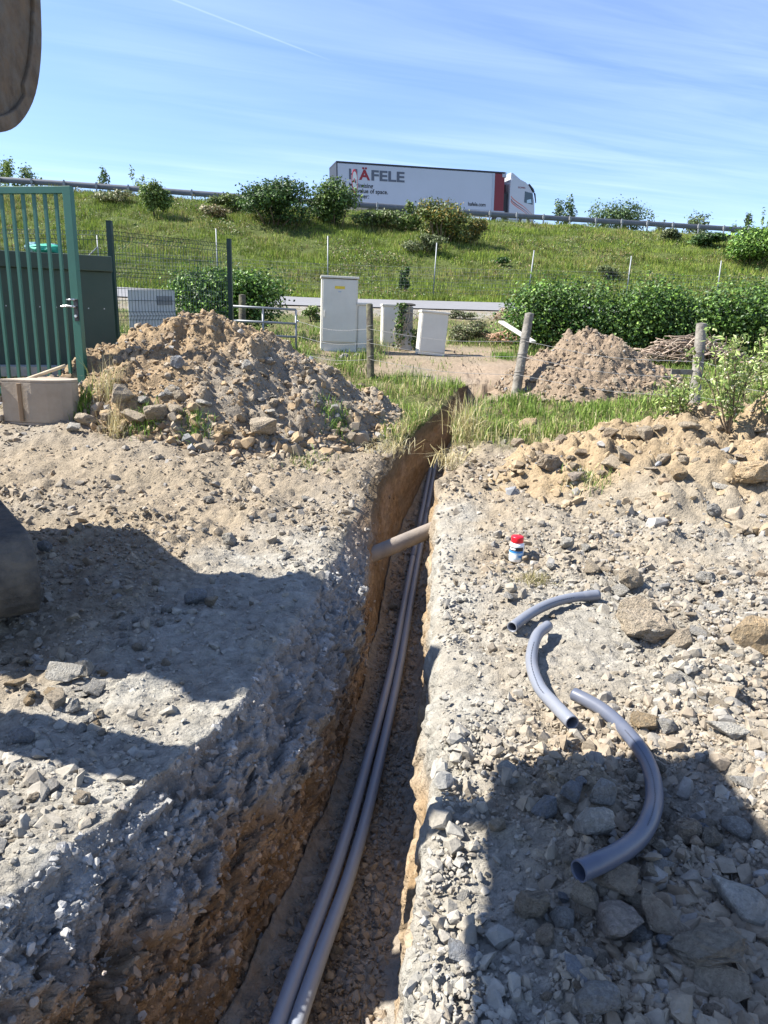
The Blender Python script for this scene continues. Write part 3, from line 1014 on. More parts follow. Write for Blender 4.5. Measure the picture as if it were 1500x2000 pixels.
def heap_relief(x, y, seed, amp=1.0):
    sd_ = int(seed * 3)
    return amp * (.085 * fbm(x * 2.2, y * 2.2, seed, 3) + .03 * (np.abs(fbm(x * 6, y * 6, seed + 4., 3)) - .3) + .07 * clods(x, y, .26, sd_ + 1) + .045 * clods(x, y, .12, sd_ + 7) + .02 * clods(x, y, .055, sd_ + 13) + .008 * fbm(x * 22, y * 22, seed + 2., 2) - .03)


def spoil_heap(label, h, color, stones, grey=.2, tan=.5, smax=.06, amp=1.0, n_st=2600, res=(300, 150)):
    cx, cy, rx, ry, rot, Ht, pw, seed, skew = h
    nt, nr = res
    th = np.linspace(0, 2 * pi, nt, endpoint=False)
    rr = np.linspace(0, 1.08, nr)
    ca, sa = cos(rot), sin(rot)
    wob = 1 + .16 * pn(np.cos(th) * 1.6 + seed, np.sin(th) * 1.6, seed) + .05 * pn(np.cos(th) * 6 + seed, np.sin(th) * 6, 2.)
    a = rr[:, None] * np.cos(th)[None] * wob[None] * rx
    b = rr[:, None] * np.sin(th)[None] * wob[None] * ry
    x = cx + a * ca - b * sa
    y = cy + a * sa + b * ca
    hz, _ = heap_z(h, x, y)
    edge = 1 - sst(rr, .80, 1.06)[:, None]
    z = H(x, y) + hz + heap_relief(x, y, seed, amp) * np.clip(edge + .12, 0, 1) * np.ones_like(x) - .09 * sst(rr, .93, 1.08)[:, None]
    n1 = fbm(x * 1.8, y * 1.8, seed, 3); n2 = fbm(x * 7, y * 7, seed, 3)
    col = mixc(np.broadcast_to(np.array(color[0]), x.shape + (3,)), np.array(color[1]), np.clip(.4 + .8 * n1 + .3 * n2, 0, 1))
    col = col * (1 + .2 * pn(x * 26, y * 26, seed))[..., None]
    if len(color) > 2: col = mixc(col, np.array(color[2]), np.clip(color[3](x, y), 0, 1))
    col = col * KA
    V = np.stack([x, y, z], -1).reshape(-1, 3)
    i = np.arange(nr - 1)[:, None] * nt + np.arange(nt)[None]
    j = np.arange(nr - 1)[:, None] * nt + (np.arange(nt)[None] + 1) % nt
    q = np.stack([i, i + nt, j + nt, j], -1).reshape(-1, 4)
    root = empty('spoil_heap', (cx, cy, float(H(cx, cy))), label, 'earth heap', 'heaps of dug earth')
    o = mesh_np('earth', V, [q], M_SOIL, col=col.reshape(-1, 3), smooth=True, parent=root)
    r = np.random.default_rng(int(seed * 10) + 3)
    t = r.random(n_st) * 2 * pi; rad = np.sqrt(r.random(n_st)) * 1.03
    w2 = 1 + .16 * pn(np.cos(t) * 1.6 + seed, np.sin(t) * 1.6, seed)
    a = rad * np.cos(t) * w2 * rx; b = rad * np.sin(t) * w2 * ry
    xs = cx + a * ca - b * sa; ys = cy + a * sa + b * ca
    k = ~in_trench(xs, ys, .03)
    xs, ys, rad = xs[k], ys[k], rad[k]
    zs = H(xs, ys) + heap_z(h, xs, ys)[0] + heap_relief(xs, ys, seed, amp) * np.clip(1.12 - sst(rad, .8, 1.06), 0, 1)
    n = len(xs)
    s = np.clip(.008 + smax * .14 * r.pareto(1.9, n), 0, smax) * (1 + .9 * sst(rad, .72, 1.0) * (ys < cy))
    c = stone_palette(n, r, grey, tan)
    c = mixc(c, KA * np.array(color[0]) * 1.05, (r.random(n) < .45) * .85)
    s_ = scatter('stones', np.stack([xs, ys, zs], -1), s, c, .42, int(seed) + 40, root)
    tag(s_, kind='stuff')
    for ch in (o, s_): ch.location = -Vector(root.location)
    HEAPS.append(h)
    return root


def top_zs(x, y):
    x = np.atleast_1d(np.asarray(x, float)); y = np.atleast_1d(np.asarray(y, float))
    z = H(x, y) + fine(x, y)
    for h in HEAPS:
        k = np.hypot(x - h[0], y - h[1]) < 3.2
        if k.any():
            q, rr = heap_z(h, x[k], y[k])
            zz = H(x[k], y[k]) + q + heap_relief(x[k], y[k], h[7], h[9] if len(h) > 9 else 1.0) * np.clip(1.12 - sst(rr, .8, 1.06), 0, 1) * .9
            z[k] = np.where(rr < 1.03, np.maximum(z[k], zz), z[k])
    return z


def top_z(x, y):
    return float(top_zs(x, y)[0])


def sp(px, py):
    """Surface point (ground or heap) seen at photo pixel (px, py)."""
    return march(px, py, top_zs)


h1 = (-1.70, 7.55, 1.95, 1.62, .10, 1.10, .95, 1.3, 0)
spoil_heap('big stony heap of tan earth beside the green gate', h1, ((.45, .325, .19), (.36, .265, .165), (.36, .32, .26), lambda x, y: sst(x + .5 * (7.5 - y) + .3 * pn(x * 2, y * 2, 3.), -1.5, -1.0) * .8), 0, .12, .55, .042, 1.15, 9000)
h2 = (2.80, 9.95, 1.22, 1.2, 0., .82, .85, 4.7, 0)
spoil_heap('reddish brown heap of fine earth in front of the hedge', h2, ((.36, .275, .195), (.30, .23, .16)), 0, .08, .5, .04, 1.15, 3200)
h3 = (3.15, 5.80, 2.2, 1.45, -.12, .66, .9, 8.2, 0)
spoil_heap('low wide bank of lumpy yellowish earth at the edge of the grass', h3, ((.47, .355, .215), (.37, .285, .185), (.40, .36, .29), lambda x, y: sst(5.3 - y + .5 * pn(x * 1.7, y * 1.7, 2.), -.1, .5) * .7), 0, .3, .5, .045, 1.25, 2400)


# ------------------------------------------------------------------ vegetation helpers
def blades(name, pos, h, w, col, lean=.5, seed=1, two=True, parent=None):
    """Grass blades: a bent ribbon each, merged into one mesh."""
    r = np.random.default_rng(seed)
    n = len(pos)
    a = r.random(n) * 2 * pi
    d = np.stack([np.cos(a), np.sin(a), np.zeros(n)], -1)
    b = r.random(n) * 2 * pi
    s = np.stack([np.cos(b), np.sin(b), np.zeros(n)], -1)
    le = np.abs(r.normal(size=n)) * lean
    h = h[:, None]; w = w[:, None]; le = le[:, None]
    up = np.array([0, 0, 1.0])
    p1 = pos + up * h * .55 + d * h * le * .25
    p2 = pos + up * h * (1 - .35 * np.minimum(le, 1.4)) + d * h * le * .8
    if two:
        V = np.stack([pos - s * w * .5, pos + s * w * .5, p1 - s * w * .42, p1 + s * w * .42, p2], 1).reshape(-1, 3)
        i = np.arange(n)[:, None] * 5
        q = i + np.array([[0, 1, 3, 2]]); t = i + np.array([[2, 3, 4]])
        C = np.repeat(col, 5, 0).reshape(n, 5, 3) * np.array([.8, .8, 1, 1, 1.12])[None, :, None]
        return mesh_np(name, V, [q, t], M_GRASS, col=np.clip(C, 0, 1).reshape(-1, 3), parent=parent)
    V = np.stack([pos - s * w * .5, pos + s * w * .5, p2], 1).reshape(-1, 3)
    t = np.arange(n)[:, None] * 3 + np.array([[0, 1, 2]])
    return mesh_np(name, V, [t], M_GRASS, col=np.repeat(col, 3, 0), parent=parent)


def leaves(pos, nrm, size, col, seed=1, name='foliage', parent=None, aspect=.55, mat=None):
    r = np.random.default_rng(seed)
    n = len(pos)
    nrm = nrm / np.linalg.norm(nrm, axis=1)[:, None]
    t = r.normal(size=(n, 3)); t -= nrm * (t * nrm).sum(1)[:, None]; t /= np.linalg.norm(t, axis=1)[:, None]
    b = np.cross(nrm, t)
    s = size[:, None]
    V = np.stack([pos - t * s, pos + b * s * aspect + nrm * s * .12, pos + t * s - nrm * s * .15, pos - b * s * aspect + nrm * s * .12], 1).reshape(-1, 3)
    i = np.arange(n)[:, None] * 4
    f = np.concatenate([i + np.array([[0, 1, 2]]), i + np.array([[0, 2, 3]])])
    return mesh_np(name, V, [f], mat or M_LEAF, col=np.repeat(col, 4, 0), parent=parent)


def pal(n, r, cols, jit=.25):
    cols = np.array(cols) * 1.3
    c = cols[r.integers(0, len(cols), n)]
    return np.clip(c * (1 + jit * r.normal(size=(n, 1))), .005, .8)


G_DARK = [(.022, .05, .012), (.035, .075, .018), (.05, .10, .02), (.07, .13, .03)]
G_BRAMBLE = [(.030, .065, .018), (.05, .095, .022), (.075, .13, .03), (.03, .055, .02)]
G_HEDGE = [(.05, .105, .018), (.08, .155, .022), (.12, .21, .03), (.035, .075, .015), (.15, .24, .045)]
G_LIGHT = [(.10, .15, .035), (.13, .19, .045), (.17, .22, .06), (.08, .13, .03)]
G_GORSE = [(.07, .10, .02), (.09, .125, .03), (.24, .17, .035), (.11, .14, .04), (.06, .09, .02), (.13, .14, .05)]
G_OLIVE = [(.07, .09, .035), (.10, .12, .05), (.13, .15, .07)]


def crown_points(n, lumps, r, shell=.35):
    """lumps: list of (centre, (rx,ry,rz)); points near their surfaces."""
    w = np.array([(a[1][0] * a[1][1] * a[1][2]) ** (2 / 3) for a in lumps]); w = w / w.sum()
    k = r.choice(len(lumps), n, p=w)
    c = np.array([a[0] for a in lumps])[k]; rad = np.array([a[1] for a in lumps])[k]
    d = r.normal(size=(n, 3)); d /= np.linalg.norm(d, axis=1)[:, None]
    q = 1 - np.abs(r.normal(size=(n, 1))) * shell + .55 * r.random((n, 1)) ** 6
    return c + d * rad * q, d


def plant(name, base, w, d, h, n, leaf, cols, label, cat, group=None, seed=1, nl=9, stems=6, stemr=.012, lift=.0, shape='bush', aspect=.55, stem_mat=None, flat=False):
    """A shrub: stems from the ground and a crown of leaf clumps."""
    r = np.random.default_rng(seed)
    base = np.array(base, float)
    root = empty(name, tuple(base), label, cat, group)
    lumps = []
    for i in range(nl):
        t = (i + .5) / nl
        a = r.random() * 2 * pi
        q = sqrt(r.random()) * .68
        if shape == 'bush':
            zz = h * (lift + (1 - lift) * r.uniform(.22, .80) * (1 - .45 * q * q))
            s = r.uniform(.20, .44)
        elif shape == 'upright':
            zz = h * (lift + (1 - lift) * r.uniform(.15, .9)); q *= 1.1
            s = r.uniform(.14, .26)
        else:                                                   # hedge: box-like run
            zz = h * r.uniform(.25, .68); s = r.uniform(.3, .5)
        cx, cy = cos(a) * q * w / 2, sin(a) * q * d / 2
        if shape == 'hedge':
            cx, cy = (r.random() - .5) * w * .94, (r.random() - .5) * d * .5
            k = h * .36
            lumps.append(((cx, cy, zz), (k * r.uniform(.7, 1.3), min(d * .5, k) * r.uniform(.7, 1.2), k * r.uniform(.7, 1.1))))
        elif shape == 'upright':
            lumps.append(((cx, cy, zz), (w * s * .6, d * s * .6, h * s)))
        else:
            lumps.append(((cx, cy, zz), (w * s * .72, d * s * .72, h * s * .62)))
    p, dr = crown_points(n, lumps, r)
    p[:, 2] = np.maximum(p[:, 2], .01 + .1 * leaf)
    nr = dr * .6 + r.normal(size=(n, 3)) * .55 + np.array([0, 0, .45])
    c = pal(n, r, cols)
    # some clumps carry fresher growth than others
    cl = pn(p[:, 0] / (leaf * 9) + seed, p[:, 1] / (leaf * 9), p[:, 2] / (leaf * 9))
    c = np.clip(c * (1 + .45 * cl)[:, None], .005, .8)
    leaves(p, nr, leaf * r.uniform(.55, 1.1, n), c, seed, parent=root, aspect=aspect)
    mb = MB()
    for i in range(stems):
        l = lumps[i % nl][0]
        b0 = (l[0] * .35 + r.normal() * .03 * w if shape != 'hedge' else l[0] + r.normal() * .1, l[1] * .3, -.06)
        m = ((b0[0] + l[0]) / 2 + r.normal() * .03 * w, (b0[1] + l[1]) / 2 + r.normal() * .03 * d, l[2] * .55)
        e = (l[0] + r.normal() * .06 * w, l[1], min(h * .97, l[2] * 1.25))
        mb.tube([b0, m, l, e], [stemr, stemr * .8, stemr * .5, stemr * .2], 5)
    mb.build('stems', stem_mat or M_BARK, root)
    return root


# ------------------------------------------------------------------ grass
def bank_grass():
    r = np.random.default_rng(77)
    n = 330000
    y = r.uniform(28.2, 50, n); x = r.uniform(-1, 1, n) * (.60 * y + 2)
    yc, zc = crest(x)
    k = y < yc + .9
    x, y = x[k], y[k]; n = len(x)
    cl = fbm(x * .35, y * .55, 2., 3); c2 = fbm(x * 1.3, y * 1.3, 9., 2)
    t = np.clip((y - 29.5) / (crest(x)[0] - 29.5), 0, 1)
    k = r.random(n) < np.clip(.75 + .5 * c2, .15, 1)
    x, y, cl, c2, t = x[k], y[k], cl[k], c2[k], t[k]; n = len(x)
    h = np.clip(.20 + .16 * cl + .10 * c2, .07, .6) * r.uniform(.5, 1.5, n)
    w = r.uniform(.02, .05, n)
    g1 = pal(n, r, [(.115, .165, .026), (.16, .215, .030), (.205, .255, .04), (.09, .14, .028)], .18)
    dry = pal(n, r, [(.24, .235, .075), (.27, .24, .11), (.20, .16, .06)], .2)
    k = np.clip(.26 + .5 * fbm(x * .22 + 5, y * .4, 4., 3) + .15 * c2 - .22 * (1 - t), 0, .72)
    c = np.where((r.random(n) < k)[:, None], dry, g1)
    dk = np.clip(.8 * fbm(x * .8, y * .9, 13., 2), 0, .45)
    c = c * (1 - dk)[:, None]
    z = H(x, y) + fine(x, y) - .02
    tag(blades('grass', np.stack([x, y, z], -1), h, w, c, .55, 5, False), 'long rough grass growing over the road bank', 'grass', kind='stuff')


bank_grass()


def bank_weeds():
    r = np.random.default_rng(79)
    n = 150000
    y = r.uniform(28.6, 49.5, n); x = r.uniform(-1, 1, n) * (.60 * y + 2)
    yc, zc = crest(x)
    a = fbm(x * .28 + 3, y * .42, 31., 3); b = pn(x * 1.6, y * 1.6, 12.)
    t = np.clip((y - 29.5) / (yc - 29.5), 0, 1)
    k = (y < yc + .5) & (r.random(n) < np.clip((a + .45 * b - .12 + .18 * t) * 1.3, 0, 1))
    x, y, a = x[k], y[k], a[k]; n = len(x)
    hh = np.clip(.12 + .45 * a, .05, .6) * r.random(n)
    z = H(x, y) + hh
    c = pal(n, r, [(.045, .085, .022), (.065, .11, .028), (.09, .13, .035), (.12, .15, .05), (.17, .15, .07), (.15, .11, .06)], .2)
    tag(leaves(np.stack([x, y, z], -1), r.normal(size=(n, 3)) + np.array([0, -.2, .6]), r.uniform(.03, .075, n), c, 79, 'weeds'), 'leafy weeds in patches over the road bank', 'weeds', kind='stuff')


bank_weeds()


def meadow_grass():
    r = np.random.default_rng(78)
    n = 210000
    y = 1 / r.uniform(1 / 21.0, 1 / 5.9, n); x = r.uniform(-1, 1, n) * (.58 * y + .8)
    ga = grass_amount(x, y)
    k = (r.random(n) < ga ** 1.1 * np.clip(.62 + .9 * fbm(x * 1.8, y * 1.8, 15., 3), .04, 1)) & ~in_trench(x, y, -.01)
    for hh in HEAPS: k &= heap_z(hh, x, y)[1] > .99
    x, y, ga = x[k], y[k], ga[k]; n = len(x)
    c1 = fbm(x * 1.2, y * 1.2, 6., 3)
    short = 1 - .55 * sst(y, 14, 17)
    h = np.clip(.13 + .13 * c1, .03, .36) * r.uniform(.4, 1.5, n) * short
    h = h * (1 - .5 * (1 - sst(y, 6.4, 7.4))) * (.35 + .65 * ga)
    w = (.0035 + .0007 * y) * r.uniform(.6, 1.3, n)
    g1 = pal(n, r, [(.11, .17, .03), (.15, .215, .04), (.19, .25, .06), (.085, .145, .028)], .18)
    dry = pal(n, r, [(.38, .33, .16), (.32, .28, .13), (.42, .38, .22)], .15)
    k = np.clip(.16 + .45 * fbm(x * .9, y * .9, 44., 3) + .5 * (1 - sst(y, 6.6, 7.6)), .03, .9)
    c = np.where((r.random(n) < k)[:, None], dry, g1)
    z = H(x, y) + fine(x, y) - .01
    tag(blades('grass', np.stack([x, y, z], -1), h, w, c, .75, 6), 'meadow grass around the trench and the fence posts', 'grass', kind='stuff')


meadow_grass()


def tuft(px, py, n, h, spread, cols, label, seed, w=.005, lean=.9, name='grass_tuft', cat='grass tuft', group=None):
    p = sp(px, py)
    r = np.random.default_rng(seed)
    q = r.normal(size=(n, 2)) * spread
    pos = np.stack([q[:, 0], q[:, 1], np.zeros(n) - .02], -1)
    for i in range(n):
        pos[i, 2] = top_z(p[0] + q[i, 0], p[1] + q[i, 1]) - p[2] - .012
    o = blades(name, pos, h * r.uniform(.4, 1.25, n), w * r.uniform(.6, 1.2, n), pal(n, r, cols, .2), lean, seed)
    o.location = p
    return tag(o, label, cat, group)


DRY = [(.42, .36, .19), (.36, .30, .15), (.46, .42, .27)]
FRESH = [(.11, .19, .03), (.15, .24, .05), (.09, .15, .03)]
tuft(1042, 1135, 260, .085, .045, [(.22, .19, .10), (.28, .24, .14), (.17, .16, .06), (.33, .29, .19)], 'dead grass sod lying beside the grey pipes', 3, .004, 1.5)
tuft(905, 850, 150, .42, .07, DRY + [(.30, .31, .10)], 'tall straw coloured tuft overhanging the right lip of the trench', 4, .008, .75)
tuft(935, 815, 60, .34, .07, DRY + FRESH, 'tall pale tuft at the corner where the trench turns', 5, .008, .5)
tuft(880, 905, 120, .20, .07, DRY, 'short straw tuft drooping into the trench from the right', 6, .007, 1.3)
tuft(385, 835, 170, .13, .07, FRESH, 'small fresh green tuft between stones at the foot of the big heap', 7, .007, .9)
tuft(285, 830, 190, .14, .08, FRESH, 'fresh green tuft beside the pale upright stone', 8, .007, .9)
tuft(655, 825, 220, .15, .08, FRESH, 'fresh green tuft on the right toe of the big heap', 9, .007, .8)
tuft(232, 845, 90, .30, .05, DRY, 'bleached dry stalks in front of the big heap', 10, .005, .8)
tuft(205, 775, 110, .36, .07, DRY + [(.25, .27, .10)], 'long dry stalks leaning out past the gate stile', 11, .005, .7)
tuft(158, 800, 150, .18, .06, FRESH, 'green weeds under the corner of the gate', 12, .012, .7)
tuft(600, 905, 160, .10, .10, DRY + FRESH, 'thin yellow tuft on bare soil left of the trench', 13, .006, 1.1)
tuft(1150, 935, 220, .09, .10, DRY + FRESH, 'sparse green tuft among brown clods', 14, .006, 1.1)
tuft(760, 880, 180, .12, .12, DRY, 'mat of flattened straw on the left lip of the trench', 15, .006, 1.6)
tuft(60, 745, 160, .42, .16, DRY + FRESH, 'tall seeding grass behind the gate bars', 16, .006, .5)
tuft(985, 700, 170, .16, .10, FRESH, 'bright green clump behind the leaning fence post', 17, .012, .7)
tuft(740, 690, 120, .30, .10, DRY + FRESH, 'long grass at the foot of the dark fence post', 18, .007, .6)


# ------------------------------------------------------------------ shrubs, hedge, bank bushes
def on_bank(px, py, **kw):
    return gp(px, py)


def bush_at(px, py, wpx, hpx, n, leafpx, cols, label, seed, dk=.8, **kw):
    p = gp(px, py)
    d = depth(p)
    k = d / FPX
    return plant(kw.pop('name', 'bush'), p, wpx * k, wpx * k * dk, hpx * k, n, leafpx * k, cols, label, kw.pop('cat', 'bush'), kw.pop('group', 'bushes on the road bank'), seed, **kw)


bush_at(535, 440, 165, 90, 8200, 3.6, G_BRAMBLE, 'big dense dark bramble dome on the bank behind the mesh fence', 21, nl=16, stems=8, stemr=.04)
bush_at(655, 440, 105, 88, 5200, 3.6, G_BRAMBLE[1:] + G_LIGHT[:2], 'rounded green bush standing under the rear of the lorry', 22, nl=11, stems=7, stemr=.04)
bush_at(307, 424, 56, 70, 3200, 3.6, G_LIGHT, 'pale upright shrub casting a shadow on the left of the bank', 23, nl=13, stems=5, stemr=.03)
bush_at(865, 470, 125, 80, 5200, 3.4, G_GORSE, 'gorse bush with orange seed heads below the trailer', 24, nl=13, stems=8, stemr=.04)
bush_at(925, 480, 60, 52, 1900, 3.2, G_GORSE[2:] + [(.16, .15, .06)], 'small browning gorse at the right of the orange one', 25, nl=6)
bush_at(745, 445, 100, 42, 2800, 3.4, G_LIGHT + G_OLIVE, 'low loose green scrub between the bramble and the gorse', 26, nl=9)
bush_at(798, 448, 70, 52, 2200, 3.2, G_LIGHT + [(.13, .14, .05)], 'feathery green broom close to the orange gorse', 27, nl=7, shape='upright')
bush_at(830, 495, 80, 38, 1700, 3.2, G_OLIVE, 'grey green low growth in front of the gorse', 28, nl=6)
bush_at(975, 520, 40, 20, 700, 3.0, G_DARK, 'small dark clump low on the bank', 29, nl=4)
bush_at(1475, 515, 125, 72, 5200, 3.6, G_HEDGE, 'bright green shrub at the right end of the bank', 30, nl=12)
bush_at(1372, 482, 95, 32, 2300, 3.4, G_BRAMBLE, 'low dark bramble patch left of the bright shrub', 31, nl=7)
bush_at(1310, 470, 50, 24, 900, 3.2, G_OLIVE, 'olive low scrub near the crest on the right', 32, nl=4)
bush_at(1190, 545, 60, 30, 900, 3., G_OLIVE, 'dull low scrub in the grass behind the hedge', 33, nl=5)
bush_at(452, 412, 80, 30, 1800, 3.4, G_OLIVE + G_LIGHT, 'low scrub at the left edge of the bramble dome', 34, nl=6)
bush_at(418, 425, 75, 26, 900, 3.2, [(.24, .20, .12), (.18, .15, .08), (.12, .13, .05)], 'dry brownish undergrowth under the guardrail', 35, nl=5)
bush_at(790, 575, 42, 55, 700, 3.0, G_DARK, 'thin dark weed by the far road edge', 36, nl=5, shape='upright')
bush_at(235, 395, 95, 26, 1300, 3.2, [(.22, .21, .12), (.15, .16, .07), (.10, .13, .05)], 'dry grassy scrub high on the left bank', 37, nl=6)


def beyond(px, pybase, wpx, hpx, n, cols, label, seed, dd=3.5, **kw):
    """A shrub standing on the far side of the guardrail."""
    x = (px - 750) / FPX * 50
    yc, zc = crest(x)
    p = np.array([(px - 750) / FPX * (yc + dd), yc + dd, 0])
    p[2] = float(H(p[0], p[1])) if True else zc
    k = depth(p) / FPX
    top = P(px, pybase - hpx, depth(p))[2]
    return plant('shrub', p, wpx * k, wpx * k * .8, top - p[2], n, 3.2 * k, cols, label, 'shrub', 'shrubs beyond the guardrail', seed, **kw)


GB = [(.06, .10, .035), (.085, .13, .05), (.11, .16, .06), (.045, .08, .03)]
beyond(52, 352, 62, 40, 900, G_LIGHT, 'tall twiggy shrub beyond the far left of the guardrail', 41, shape='upright', nl=9)
beyond(92, 352, 45, 28, 600, G_LIGHT + GB, 'low spreading shrub beside the tall twiggy one on the left', 42, nl=6)
beyond(236, 362, 42, 26, 420, GB, 'small dark sapling behind the guardrail above the gate', 43, shape='upright', nl=6)
beyond(288, 366, 40, 32, 260, G_LIGHT, 'thin wispy sapling above the pale bank shrub', 44, shape='upright', nl=6)
beyond(1070, 425, 62, 36, 900, GB, 'loose dark shrub right in front of the lorry cab', 45, dd=9, shape='upright', nl=10)
beyond(1165, 430, 122, 46, 3600, GB, 'wide rounded shrub beyond the guardrail right of the lorry', 46, dd=8, nl=12, lift=.1)
beyond(1308, 440, 56, 32, 1100, G_OLIVE + GB, 'small brushy shrub midway along the right guardrail', 47, dd=8, nl=7)
beyond(1378, 446, 22, 24, 200, GB, 'tiny pointed sapling, left of the pair near the rail end', 48, dd=7, shape='upright', nl=4)
beyond(1402, 448, 24, 30, 260, GB, 'tiny dark sapling, middle of those near the rail end', 49, dd=7, shape='upright', nl=4)
beyond(1430, 450, 28, 34, 260, G_LIGHT, 'pale thin sapling close to the right rail end', 50, dd=7, shape='upright', nl=5)
beyond(1475, 455, 34, 22, 400, GB, 'dark shrub top showing over the bright bank shrub', 51, dd=6, nl=5)
beyond(1245, 438, 40, 12, 260, G_OLIVE, 'low olive shrub showing just over the rail', 52, dd=7, nl=5)
beyond(655, 398, 30, 46, 320, G_LIGHT + [(.3, .2, .1)], 'thin sapling behind the rear corner of the trailer', 53, dd=1.2, shape='upright', nl=5)

hp = gp(1290, 690)
plant('hedge', (5.1, 13.4, float(H(5.1, 13.4))), 5.6, 1.3, 1.40, 46000, .036, G_HEDGE + G_BRAMBLE + G_DARK[2:], 'thick leafy green hedge behind the reddish earth heap', 'hedge', None, 61, nl=64, stems=26, stemr=.016, shape='hedge', aspect=.7)
b = P(450, 655, 13.4)
plant('bush', (b[0], b[1], float(H(b[0], b[1]))), 2.5, 1.6, 1.42, 15000, .036, G_HEDGE + G_DARK, 'leafy ivy covered bush behind the mesh fence and the metal gate', 'bush', None, 62, nl=20, stems=12, shape='bush', aspect=.7)

bush_at(932, 668, 100, 42, 2600, 3.2, G_OLIVE + [(.22, .20, .12), (.16, .15, .09)], 'straggly grey green scrub right of the leaning cabinet', 63, nl=9, group='scrub by the road edge')
bush_at(612, 628, 44, 30, 700, 3.2, G_LIGHT + [(.2, .18, .1)], 'small weedy scrub between the field gate and the tall cabinet', 64, nl=6, group='scrub by the road edge')
bush_at(900, 622, 60, 18, 800, 3., G_OLIVE + [(.24, .22, .14)], 'low weeds on the gravel verge behind the leaning cabinet', 65, nl=6, group='scrub by the road edge')

# willow sapling with pale catkins at the right edge
def willow(px, py, label, seed, n_st, h, spread):
    p = sp(px, py)
    r = np.random.default_rng(seed)
    root = empty('willow_sapling', tuple(p), label, 'sapling', 'willow saplings by the right fence post')
    mb = MB(); ctr = []; 
    for i in range(n_st):
        a = r.random() * 2 * pi; q = spread * sqrt(r.random())
        hh = h * r.uniform(.6, 1.05)
        pts = [Vector((cos(a) * q * f_ * 1.1 + r.normal() * .012, sin(a) * q * f_ * .8 + r.normal() * .012, hh * f_ ** .9 - .03)) for f_ in (0, .25, .5, .75, 1)]
        pts = spline(pts, 5)
        mb.tube(pts, [.008 * (1 - .8 * k / len(pts)) for k in range(len(pts))], 5)
        for k in range(4, len(pts)):
            for _ in range(4):
                ctr.append(pts[k] + Vector((r.normal() * .035, r.normal() * .035, r.normal() * .02)))
    mb.build('stems', M_BARK, root)
    ctr = np.array(ctr)
    n = len(ctr)
    leaves(ctr, r.normal(size=(n, 3)) + np.array([0, 0, .4]), r.uniform(.014, .032, n), pal(n, r, [(.17, .23, .06), (.24, .29, .10), (.13, .19, .05)]), seed, parent=root, aspect=.45)
    m = n // 5
    c = ctr[r.choice(n, m, replace=False)] + r.normal(size=(m, 3)) * .015
    Vv, Ff = hull_shape(5, 14, .5, 1.6, .1)
    V = (np.einsum('nij,vj->nvi', rotmats(m, r, 1.2), Vv) * .013 + c[:, None]).reshape(-1, 3)
    T = (Ff[None] + (np.arange(m) * len(Vv))[:, None, None]).reshape(-1, 3)
    cat = mesh_np('catkins', V, [T], M_GRASS, col=np.clip(pal(m, r, [(.48, .48, .30), (.55, .54, .38), (.40, .42, .22)], .1), 0, 1).repeat(len(Vv), 0), parent=root)
    tag(cat, kind='stuff')


willow(1420, 842, 'bushy willow sapling with pale catkins at the right frame edge', 71, 12, .80, .40)
willow(1318, 815, 'short willow sapling with catkins at the foot of the right fence post', 72, 6, .36, .22)
willow(1500, 830, 'willow sapling half out of view beyond the bushy one', 73, 8, .78, .30)


def brush_pile(px, py, w, d, h, n, label, seed, cols, r0=.006):
    p = sp(px, py)
    r = np.random.default_rng(seed)
    vs, fs, cs, b = [], [], [], 0
    mb = MB()
    for i in range(n):
        a = r.normal() * .5 + (pi if r.random() < .5 else 0)
        c = Vector((r.normal() * w * .26, r.normal() * d * .26, 0))
        top = h * math.exp(-(c.x / (w * .42)) ** 2) * r.random()
        l = r.uniform(.25, .7) * min(w, 1.2) * .6
        t = Vector((cos(a) * l, sin(a) * l * .6, r.normal() * .12))
        m = c + Vector((0, 0, top + .02))
        mb.tube([m - t * .5, m + Vector((r.normal() * .04, r.normal() * .04, .03 + r.random() * .05)), m + t * .5], [r0, r0 * .8, r0 * .4], 4)
    me = mb.build('brush_pile', M_TWIG)
    a = me.data.color_attributes.new('Col', 'FLOAT_COLOR', 'POINT')
    nv = len(me.data.vertices)
    c = np.ones((nv, 4), np.float32)
    c[:, :3] = np.repeat(pal(n, r, cols, .2), 12, 0)[:nv]
    a.data.foreach_set('color', c.ravel())
    me.location = p
    return tag(me, label, 'brush pile', 'piles of cut twigs')


BR = [(.20, .15, .11), (.25, .19, .145), (.15, .11, .08), (.28, .23, .18)]
brush_pile(1340, 712, 1.8, .8, .40, 560, 'wide pile of dry cut twigs in front of the hedge', 81, BR, .011)
brush_pile(985, 672, .75, .5, .18, 120, 'small pile of reddish twigs below the white plank', 82, [(.36, .22, .14), (.40, .26, .17), (.30, .2, .13)], .010)
brush_pile(990, 625, .7, .5, .26, 120, 'tangle of brown twigs at the left end of the hedge', 83, [(.22, .16, .10), (.27, .2, .13)], .010)


